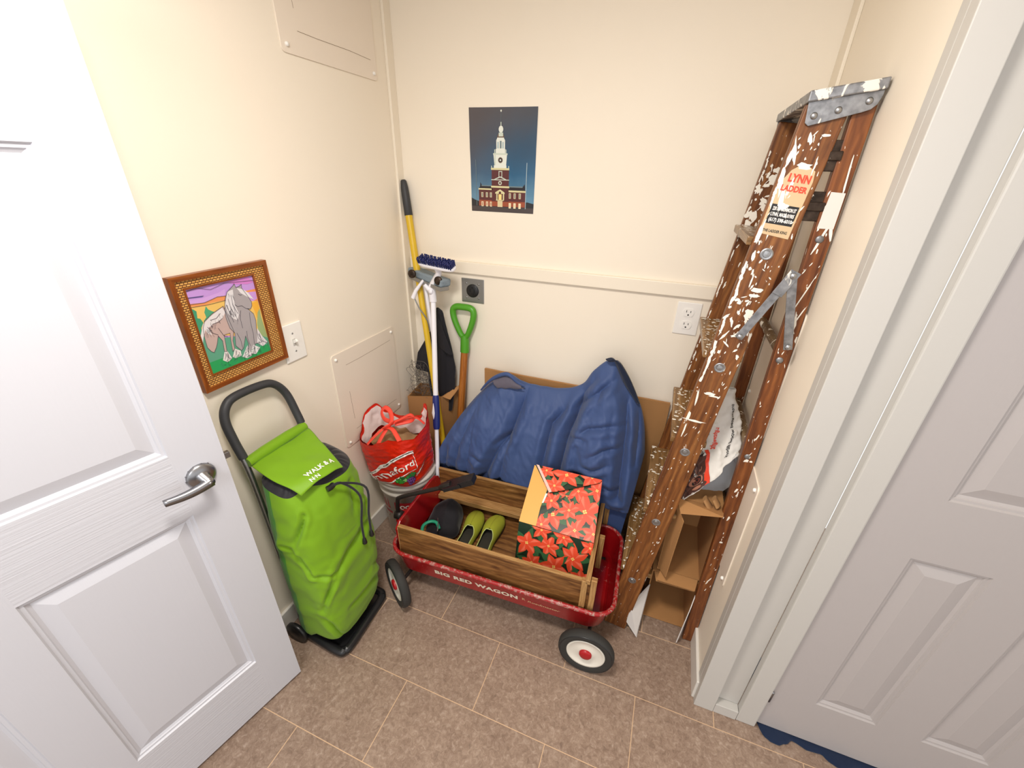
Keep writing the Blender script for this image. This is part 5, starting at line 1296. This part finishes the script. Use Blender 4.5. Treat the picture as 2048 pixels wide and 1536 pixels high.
for k, z in enumerate((.31, .62, .93, 1.235, 1.56)):
    a, b = at(NF0, NF1, z), at(FF0, FF1, z)
    mb = MB(); mb.bb(min(a.x, b.x) - .056, max(a.x, b.x) + .044, a.y + .006, b.y - .006, z - .011, z + .011, 'tread'); mb.build('step', root, bevel=.003)
    # wooden cleat + rod under each step
    mb = MB(); mb.tube([a + V3((-.02, .012, -.03)), b + V3((-.02, -.012, -.03))], .003, 'blackmetal', 8); mb.build('tie_rod', root)
    mb = MB(); mb.lathe([(.0, 0), (.0155, 0), (.0155, .0012), (.013, .0022), (.009, .0016), (.008, .0035), (0, .0042)], a + V3((-.005, -.0135, -.028)), 'steel', (0, -1, .0), 20, False); mb.build('washer', root)
# metal-capped top
mb = MB(); top = [V3((.224, 1.272, 1.861)), V3((.366, 1.272, 1.882)), V3((.366, 1.665, 1.882)), V3((.224, 1.665, 1.861))]
mb.prism(top, (0, 0, .022), 'galvtop'); mb.build('top_cap', root, bevel=.003)
for y, s_ in ((1.284, -1), (1.656, 1)):
    mb = MB(); o_ = [(.228, 1.864), (.364, 1.884), (.364, 1.872), (.359, 1.855), (.350, 1.846), (.335, 1.841), (.240, 1.816), (.232, 1.822)]
    mb.prism([V3((x, y, z)) for x, z in o_], (0, s_ * .003, 0), 'galv2' if s_ < 0 else 'galv'); br = mb.build('cap_bracket', root, bevel=.001)
    for x, z in ((.246, 1.836), (.290, 1.846), (.342, 1.862)):
        mb = MB(); mb.lathe([(.0075, 0), (.0065, .0025), (.003, .004), (0, .0043)], (x, y + s_ * .003, z), 'steel', (0, s_, 0), 14); mb.build('rivet', br)
# folding spreader on the near side
mb = MB(); A_, B_, C_ = V3((.216, 1.232, 1.318)), V3((.293, 1.232, 1.492)), V3((.337, 1.236, 1.305))
sp = thing_ = None
mb.beam(A_ - (B_ - A_).normalized() * .006, B_, .021, .0035, V3((B_ - A_).z and ((B_ - A_).cross(V3((0, 1, 0))))), 'zinc')
mb.beam(C_ - (B_ - C_).normalized() * .008, B_ + V3((0, -.004, 0)), .021, .0035, (B_ - C_).cross(V3((0, 1, 0))), 'zinc')
d_ = (B_ - A_).normalized(); mb.beam(B_ - d_ * .055 + V3((0, -.007, 0)), B_ + d_ * .012 + V3((0, -.007, 0)), .026, .004, d_.cross(V3((0, 1, 0))), 'zinc')
for p in (A_, C_, B_ + V3((0, -.008, 0))): mb.lathe([(.0, 0), (.008, 0), (.007, .003), (0, .0045)], p + V3((0, -.003, 0)), 'steel', (0, -1, 0), 14)
# stand-offs to the rail and leg
for p in (A_, C_): mb.tube([p, p + V3((0, .02, 0))], .004, 'steel', 8)
mb.build('spreader', root, bevel=.0008)
mb = MB(); A2, B2, C2 = V3((.222, 1.69, 1.318)), V3((.293, 1.69, 1.47)), V3((.337, 1.69, 1.305))
mb.beam(A2, B2, .02, .0035, (B2 - A2).cross(V3((0, 1, 0))), 'zinc'); mb.beam(C2, B2, .02, .0035, (B2 - C2).cross(V3((0, 1, 0))), 'zinc'); mb.build('spreader', root)
# turned rung between the rear legs, with washer
for z in (1.262, .62, .93):
    a, b = at(NR0, NR1, z), at(FR0, FR1, z); mb = MB(); mb.tube([a, b], .0135, 'rung', 14); mb.build('rear_rung', root)
for z in (1.575, 1.25, .92): 
    a = at(NR0, NR1, z); mb = MB(); mb.lathe([(.0, 0), (.0095, 0), (.009, .0015), (.004, .003), (0, .003)], a + V3((-.004, -.0135, 0)), 'zinc', (0, -1, 0), 16); mb.build('washer', root)
# dark hinge plates between rail and leg near the top
for (x0, x1, z0, z1) in ((.293, .326, 1.725, 1.79), (.272, .325, 1.615, 1.682)):
    mb = MB(); mb.bb(x0, x1, 1.292, 1.302, z0, z1, 'bracket'); mb.box(((x0+x1)/2, 1.288, (z0+z1)/2), (x1-x0+.004, .006, .02), 'bracket'); mb.build('hinge_plate', root, bevel=.002)
# labels on the near rail
rd = (NF1 - NF0).normalized(); rx_ = V3((1, 0, 0)); rx_ = (rx_ - rd * rx_.dot(rd)).normalized(); rn = V3((0, -1, 0)); rn = (rn - rd * rn.dot(rd)).normalized()
def RL(x, s_, h=.0006): return NF0 + rd * s_ + rx_ * x + rn * (.0132 + h)
def sz(z): return (z - NF0.z) / rd.z
mb = MB(); zb, zt = sz(1.578), sz(1.735)
mb.poly([RL(-.040, zb, .0004), RL(.031, zb - .004, .0004), RL(.032, zt - .03, .0004), RL(.028, zt - .008, .0004), RL(.012, zt, .0004), RL(-.008, zt, .0004), RL(-.022, zt - .012, .0004), RL(-.040, zt - .05, .0004)], 'paper')
mb.poly([RL(-.034, sz(1.603)), RL(.027, sz(1.603)), RL(.027, sz(1.648)), RL(-.034, sz(1.648))], 'black_ink')
for i, t_ in enumerate(('220 SO. COMMON ST', 'LYNN, MASS. 01905', '(617) 598-6010')):
    put_text(mb, t_, lambda x, y, i=i: RL(-.0295 + x, sz(1.6345) - i * .0128 + y, .001), 'white_ink', width=.053, size=.0115, bold=.0004)
put_text(mb, 'LYNN', lambda x, y: RL(-.022 + x, sz(1.700) + y, .001), 'red_ink', width=.048, size=.024, bold=.001)
put_text(mb, 'LADDER', lambda x, y: RL(-.030 + x, sz(1.679) + y, .001), 'red_ink', width=.058, size=.018, bold=.0007)
put_text(mb, 'THE LADDER KING', lambda x, y: RL(-.033 + x, sz(1.584) + y, .001), 'black_ink', width=.056, size=.009, bold=.0002)
lab(mb.build('sticker', root), 'cream maker label with red and black print')
mb = MB(); ld = (NR1 - NR0).normalized(); a = at(NR0, NR1, 1.60)
mb.prism([V3((.325, a.y - .0141, 1.60)), V3((.360, a.y - .0141, 1.60)), V3((.360, a.y - .0125, 1.68)), V3((.330, a.y - .0125, 1.682))], (0, -.0004, 0), 'torn'); lab(mb.build('sticker', root), 'torn white paper label')
# thick drips and smears of white paint lying on the wood
rp = random.Random(9); mb = MB()
def smear(F, x, s_, lx, ls, rot=0.):
    n = 12; pts = []
    for k in range(n):
        a = 2 * PI * k / n; q = rp.uniform(.65, 1.25); ax, ay = lx * math.cos(a) * q, ls * math.sin(a) * q
        pts.append(F(x + ax * math.cos(rot) - ay * math.sin(rot), s_ + ax * math.sin(rot) + ay * math.cos(rot), rp.uniform(.0006, .001)))
    mb.poly(pts, 'drip')
for x, z, lx, ls, r_ in [(-.03, 1.76, .004, .03, .3), (-.035, 1.70, .006, .035, .2), (-.018, 1.66, .006, .03, .1), (-.008, 1.645, .012, .008, .3), (-.01, 1.69, .005, .02, -.1), (.0, 1.735, .016, .008, 0), (.022, 1.735, .002, .02, 0),
    (-.03, 1.52, .004, .015, .1), (-.012, 1.46, .002, .022, .0), (.012, 1.44, .018, .007, .2), (.01, 1.425, .012, .005, .1), (-.02, 1.40, .006, .006, 0), (-.038, 1.44, .003, .03, 0), (-.02, 1.345, .004, .015, .4), (.005, 1.31, .016, .005, .5), (.015, 1.375, .012, .012, .6), (.03, 1.335, .003, .02, .1),
    (-.025, 1.30, .003, .02, -.5), (-.038, 1.335, .003, .02, 0), (.0, 1.12, .02, .005, .1), (.015, 1.115, .016, .003, 0), (-.03, 1.10, .003, .03, .1), (-.01, 1.02, .035, .0035, .05), (-.033, 1.03, .005, .02, 0), (-.03, .98, .003, .025, 0), (.03, 1.25, .004, .008, .2),
    (-.036, 1.20, .003, .02, 0), (-.035, 1.58, .003, .03, 0), (-.038, 1.66, .003, .03, .1), (-.01, 1.79, .005, .012, .3), (.02, 1.80, .01, .003, .1)]:
    smear(lambda x, s_, h: RL(x, s_, h), x, sz(z), lx, ls, r_)
def FL(x, s_, h):   # far rail, near face
    d2 = (FF1 - FF0).normalized(); x2 = V3((1, 0, 0)); x2 = (x2 - d2 * x2.dot(d2)).normalized(); n2 = V3((0, -1, 0)); n2 = (n2 - d2 * n2.dot(d2)).normalized()
    return FF0 + d2 * s_ + x2 * x + n2 * (.0132 + h)
for k in range(26):
    z = rp.uniform(1.57, 1.76); smear(FL, rp.uniform(-.036, .02), z, rp.uniform(.002, .012), rp.uniform(.002, .014), rp.uniform(0, 3))
for k in range(12): smear(FL, rp.uniform(-.038, .0), rp.uniform(1.0, 1.56), .002, rp.uniform(.004, .012), rp.uniform(-.3, .3))
def RR(x, s_, h):
    d2 = (NR1 - NR0).normalized(); x2 = V3((1, 0, 0)); x2 = (x2 - d2 * x2.dot(d2)).normalized(); n2 = V3((0, -1, 0)); n2 = (n2 - d2 * n2.dot(d2)).normalized()
    return NR0 + d2 * s_ + x2 * x + n2 * (.0132 + h)
for x, z, lx, ls, r_ in [(.010, 1.71, .0025, .05, .05), (.012, 1.60, .004, .03, .2), (0, 1.58, .003, .05, -.25), (.0, 1.43, .0018, .06, -.28), (.003, 1.36, .0018, .05, -.3), (-.014, 1.62, .003, .03, 0), (.012, 1.66, .004, .02, .1), (-.004, .90, .007, .006, 0), (.01, .90, .005, .004, .4), (.005, .99, .002, .014, -.3), (-.004, .78, .003, .010, -.3), (.003, .765, .002, .012, 0), (.002, .55, .006, .004, 0), (.0, .66, .003, .012, -.2), (.004, .36, .002, .016, -.4), (0, .345, .002, .01, -.3)]:
    smear(RR, x, z, lx, ls, r_)
for k in range(46): smear(RR, rp.uniform(-.017, .017), rp.uniform(.25, 1.75), rp.uniform(.0008, .0016), rp.uniform(.003, .008), rp.uniform(-.5, .3))
for k in range(40):      # heavy edge of dried paint on the front corner of the near rail
    z = rp.uniform(1.15, 1.78); smear(RL, -.0405 + rp.uniform(0, .006), sz(z), rp.uniform(.0015, .004), rp.uniform(.006, .022), rp.uniform(-.2, .2))
for k in range(34): smear(RL, rp.uniform(-.038, .03), sz(rp.uniform(1.25, 1.56)), rp.uniform(.001, .005), rp.uniform(.002, .011), rp.uniform(-1.2, 1.2))
for k in range(9): smear(RL, rp.uniform(-.038, .03), sz(rp.uniform(1.74, 1.81)), rp.uniform(.001, .003), rp.uniform(.002, .010), rp.uniform(-.6, .6))
for k in range(30): smear(FL, rp.uniform(-.040, .02), rp.uniform(1.55, 1.78), rp.uniform(.001, .005), rp.uniform(.003, .016), rp.uniform(-.8, .8))
for k in range(40): smear(FL, -.039 + rp.uniform(0, .004), rp.uniform(1.0, 1.8), rp.uniform(.001, .003), rp.uniform(.005, .014), 0)
for k in range(90): smear(RL, rp.uniform(-.040, .040), rp.uniform(.3, 1.8), rp.uniform(.0008, .0018), rp.uniform(.002, .008), rp.uniform(-.5, .3))
o = mb.build('paint_drips', root); o['kind'] = 'stuff'; lab(o, 'white paint drips and flecks')
mb = MB()
for k, z in enumerate((.31, .62, .93, 1.235, 1.56)):
    a, b = at(NF0, NF1, z), at(FF0, FF1, z)
    for j in range((60, 60, 70, 90, 40)[k]):
        y = rp.uniform(a.y + .03, b.y - .02); x = a.x + rp.uniform(-.05, .035); r_ = rp.choice([.0015, .002, .003, .004, .005]); n = 8
        el = rp.uniform(.5, 2)
        mb.poly([V3((x + r_ * math.cos(2*PI*q/n) * el, y + r_ * math.sin(2*PI*q/n), z + .0116 + j * .00001)) for q in range(n)], 'drip')
o = mb.build('tread_spatter', root); o['kind'] = 'stuff'; lab(o, 'white paint spots on the steps')

# ================================================================= BOXES UNDER THE LADDER
def openbox(name, label, x0, x1, y0, y1, z0, z1, rot, flaps, mats=('cardboard', 'cardboard')):
    """box on its side, open towards -y"""
    cx, cz = (x0 + x1) / 2, (z0 + z1) / 2
    rt = thing(name, label, 'box', (cx, (y0 + y1) / 2, z0))
    def T(x, y, z):
        dx, dz = x - cx, z - cz; c_, s_ = math.cos(rot), math.sin(rot); return V3((cx + dx * c_ - dz * s_, y, cz + dx * s_ + dz * c_))
    t = .004; mb = MB()
    def slab(a0, a1, b0, b1, c0, c1): 
        vs = [T(x, y, z) for x in (a0, a1) for y in (b0, b1) for z in (c0, c1)]
        mb.add(vs, [(0, 1, 3, 2), (4, 6, 7, 5), (0, 4, 5, 1), (2, 3, 7, 6), (0, 2, 6, 4), (1, 5, 7, 3)], mats[0])
    slab(x0, x1, y0, y1, z0, z0 + t); slab(x0, x1, y0, y1, z1 - t, z1); slab(x0, x0 + t, y0, y1, z0 + t, z1 - t); slab(x1 - t, x1, y0, y1, z0 + t, z1 - t); slab(x0 + t, x1 - t, y1 - t, y1, z0 + t, z1 - t)
    mb.build('box_body', rt)
    for pts, m, lb in flaps:
        f = MB(); P = [V3(p) for p in pts]; n = (P[1] - P[0]).cross(P[2] - P[0]).normalized() * .003; f.prism(P, n, m); o = f.build('flap', rt)
        if lb: lab(o, lb)
    return rt
openbox('cardboard_box', 'open brown cardboard box on its side under the ladder, lower one on the floor', .158, .335, 1.300, 1.60, .004, .285, 0,
    [([(.160, 1.298, .012), (.160, 1.298, .20), (.118, 1.235, .175), (.100, 1.215, .145), (.098, 1.205, .05), (.146, 1.185, .006)], 'cardwhite', 'white-faced flap'),
     ([(.333, 1.298, .012), (.333, 1.298, .27), (.312, 1.225, .225), (.300, 1.218, .012)], 'cardwhite', 'grey-white flap'),
     ([(.165, 1.298, .282), (.325, 1.298, .284), (.315, 1.262, .275), (.175, 1.262, .270)], 'cardboard', None)])
openbox('cardboard_box', 'open brown cardboard box on its side under the ladder, stacked on another', .172, .333, 1.300, 1.60, .298, .675, 0,
    [([(.174, 1.298, .31), (.174, 1.298, .66), (.208, 1.240, .62), (.200, 1.240, .33)], 'cardboard', None),
     ([(.175, 1.298, .674), (.331, 1.298, .674), (.322, 1.235, .690), (.192, 1.235, .660)], 'cardboard', None),
     ([(.185, 1.298, .301), (.325, 1.298, .301), (.315, 1.25, .292), (.175, 1.25, .292)], 'cardboard', None)])
# crumpled sack
root = thing('paper_sack', 'crumpled white paper sack with a cat picture wedged in the ladder', 'bag', (.25, 1.40, .70))
SK = [(0, (.262, 1.430, 1.075, .018, .010)), (.25, (.262, 1.420, 1.00, .045, .020)), (.5, (.262, 1.395, .91, .075, .030)), (.75, (.255, 1.355, .82, .100, .042)), (1, (.246, 1.335, .752, .136, .048))]
SD = V3((.155, .02, .262)).normalized()      # mouth long axis
def sack(u, v, off=0.):
    cx, cy, cz, ra, rb = cat(SK, v); a = 2 * PI * u; ax = V3((1, 0, 0)).lerp(SD, v ** 1.2).normalized()
    pn = V3((0, -1, 0))
    ca, sa = math.cos(a), math.sin(a)
    w_ = 1 + .10 * nz(ca * 2, sa * 2, v * 5, 1.3) * v + .10 * math.sin(a * 5 + 1) * v ** 3 
    p = V3((cx, cy, cz)) + ax * (ra + off) * ca * w_ + pn * (rb + off) * math.copysign(abs(sa) ** .8, sa) * (w_ if sa > 0 else 1)
    if sa < 0: p = p + V3((.85, .15, -.5)) * (-sa) * .12 * v ** 5
    q = .007 * nz(p.x, p.y, p.z, 24) + .004 * nz(p.x, p.y, p.z, 55)
    p = p + V3((q, -q, q)); p.x = min(p.x, .366); return p
mb = MB(); mb.grid(sack, 90, 60, 'bagpaper', closed=True); mb.build('sack_body', root, solid=.0016)
mb = MB(); mb.grid(lambda u, v: sack(u, 1 - v * .55, -.004 - .02 * v), 90, 14, 'sackin', closed=True); lab(mb.build('inner_layer', root), 'pale grey inside of the sack')
def SF(s_, v, off=.0015):    # s 0..1 across the camera-facing side, right to left
    return sack(lerp(.04, .46, s_), v, off + .0015)
mb = MB()
def strip(pa, pb, m, off=.0012, n=14):
    for i in range(n):
        a, b = i / n, (i + 1) / n
        A = [lerp(pa[0][0], pa[1][0], a), lerp(pa[0][1], pa[1][1], a)]; B = [lerp(pa[0][0], pa[1][0], b), lerp(pa[0][1], pa[1][1], b)]
        C2_ = [lerp(pb[0][0], pb[1][0], a), lerp(pb[0][1], pb[1][1], a)]; D2_ = [lerp(pb[0][0], pb[1][0], b), lerp(pb[0][1], pb[1][1], b)]
        mb.poly([SF(*A, off), SF(*B, off), SF(*D2_, off), SF(*C2_, off)], m)
for i in range(8):
    q0, q1 = i / 8, (i + 1) / 8
    strip(((lerp(.60, 1.0, q0), lerp(.58, .66, q0)), (lerp(.42, .95, q0), .975)), ((lerp(.60, 1.0, q1), lerp(.58, .66, q1)), (lerp(.42, .95, q1), .975)), 'fur', .0008)
strip(((.60, .58), (.42, .98)), ((.66, .58), (.47, .98)), 'red_ink', .0014)
def sblob(s_, v, rs, rv, m, off, rot=0.):
    mb.poly([SF(s_ + rs * math.cos(a) * math.cos(rot) - rv * math.sin(a) * math.sin(rot), v + rs * math.cos(a) * math.sin(rot) + rv * math.sin(a) * math.cos(rot), off) for a in [2*PI*k/16 for k in range(16)]], m)
sblob(.67, .83, .10, .05, 'furpale', .0024); sblob(.67, .83, .07, .042, 'black_ink', .0034); sblob(.67, .832, .045, .03, 'furbrown', .0044); sblob(.672, .834, .02, .02, 'black_ink', .0052); sblob(.62, .91, .06, .02, 'furpale', .003)
rs_ = random.Random(4)
for k in range(40): sblob(rs_.uniform(.56, .95), rs_.uniform(.68, .96), .006, rs_.uniform(.01, .035), rs_.choice(['furdark', 'furpale', 'furdark']), .002, rs_.uniform(.2, 1.0))
def sackt(s0, v0, ss=1.): return lambda x, y: SF(s0 + y * 6.5 * ss, v0 + x * 2.6, .0022)
lab(mb.build('cat_print', root), 'orange-red stripe and tabby cat face'); mb = MB()
put_text(mb, 'Integrated wood fibers', lambda x, y: SF(.26 + y * 4.6, .18 + x * 2.6, .0022), 'black_ink', width=.205, size=.022, bold=.0004)
mb.build('lettering', root); mb = MB()
put_text(mb, 'Lightweight', lambda x, y: SF(.52 + y * 4.6, .40 + x * 2.2, .0022), 'red_ink', width=.082, size=.022, bold=.0006)
lab(mb.build('lettering', root), 'small red lettering'); mb = MB()
put_text(mb, 'for unscented use', lambda x, y: SF(.70 + y * 4.4, .40 + x * 2.2, .0022), 'black_ink', width=.10, size=.018, bold=.0003)
mb.build('lettering', root)
mb = MB()
mb.tube([(.262, 1.29, .705), (.285, 1.285, .675), (.293, 1.283, .660)], [.018, .022, .02], 'litterbrown', 8, flat=.4); mb.tube([(.290, 1.29, .715), (.308, 1.285, .690)], [.018, .02], 'litterbrown', 8, flat=.4)
mb.build('torn_corner', root)

# ================================================================= LIGHT AND CAMERA
fx = thing('ceiling_light', 'round white ceiling light above the open door', 'ceiling light', (LX, LY, 2.44))
mb = MB(); mb.lathe([(.0, -.005), (.16, -.005), (.165, 0.), (.165, .03), (0, .03)], (LX, LY, 2.41), 'white', n=32); mb.build('base_plate', fx)
la = bpy.data.lights.new('ceiling_lamp', 'AREA'); la.shape = 'DISK'; la.size = .32; la.energy = 27; la.color = (1., .94, .87)
lo = bpy.data.objects.new('ceiling_lamp', la); col.objects.link(lo); lo.location = (LX, LY, 2.395)
la = bpy.data.lights.new('rear_fill', 'AREA'); la.shape = 'DISK'; la.size = 1.2; la.energy = 30; la.color = (.95, .97, 1.)  # unseen fill light behind the camera, brightens the whole corner
lo = bpy.data.objects.new('rear_fill', la); col.objects.link(lo); lo.location = (-.1, -1.4, 2.35); lo.rotation_euler = (math.radians(35), 0, 0)
w = bpy.data.worlds.new('world'); bpy.context.scene.world = w; w.use_nodes = True
w.node_tree.nodes['Background'].inputs[0].default_value = (1., .99, .985, 1); w.node_tree.nodes['Background'].inputs[1].default_value = 1.05
sc = bpy.context.scene
cd = bpy.data.cameras.new('camera'); cam = bpy.data.objects.new('camera', cd); col.objects.link(cam); sc.camera = cam
cd.sensor_width = 36; cd.sensor_fit = 'HORIZONTAL'; cd.lens = 828.02 / 2048 * 36; cd.clip_start = .01
ya, pi_, ro = .34793, .46755, .02709
ca, sa, cb, sb = math.cos(ya), math.sin(ya), math.cos(pi_), math.sin(pi_)
fw = V3((-sa * cb, ca * cb, -sb)); r0 = V3((ca, sa, 0)); u0 = r0.cross(fw)
rt = r0 * math.cos(ro) + u0 * math.sin(ro); upv = -r0 * math.sin(ro) + u0 * math.cos(ro)
cam.matrix_world = Matrix.Translation((0, 0, 1.70)) @ Matrix((rt, upv, -fw)).transposed().to_4x4()
sc.view_settings.view_transform = 'Standard'; sc.view_settings.look = 'None'; sc.view_settings.gamma = 1; sc.view_settings.exposure = EXPO
sc.view_settings.use_curve_mapping = False
sc.cycles.max_bounces = 8
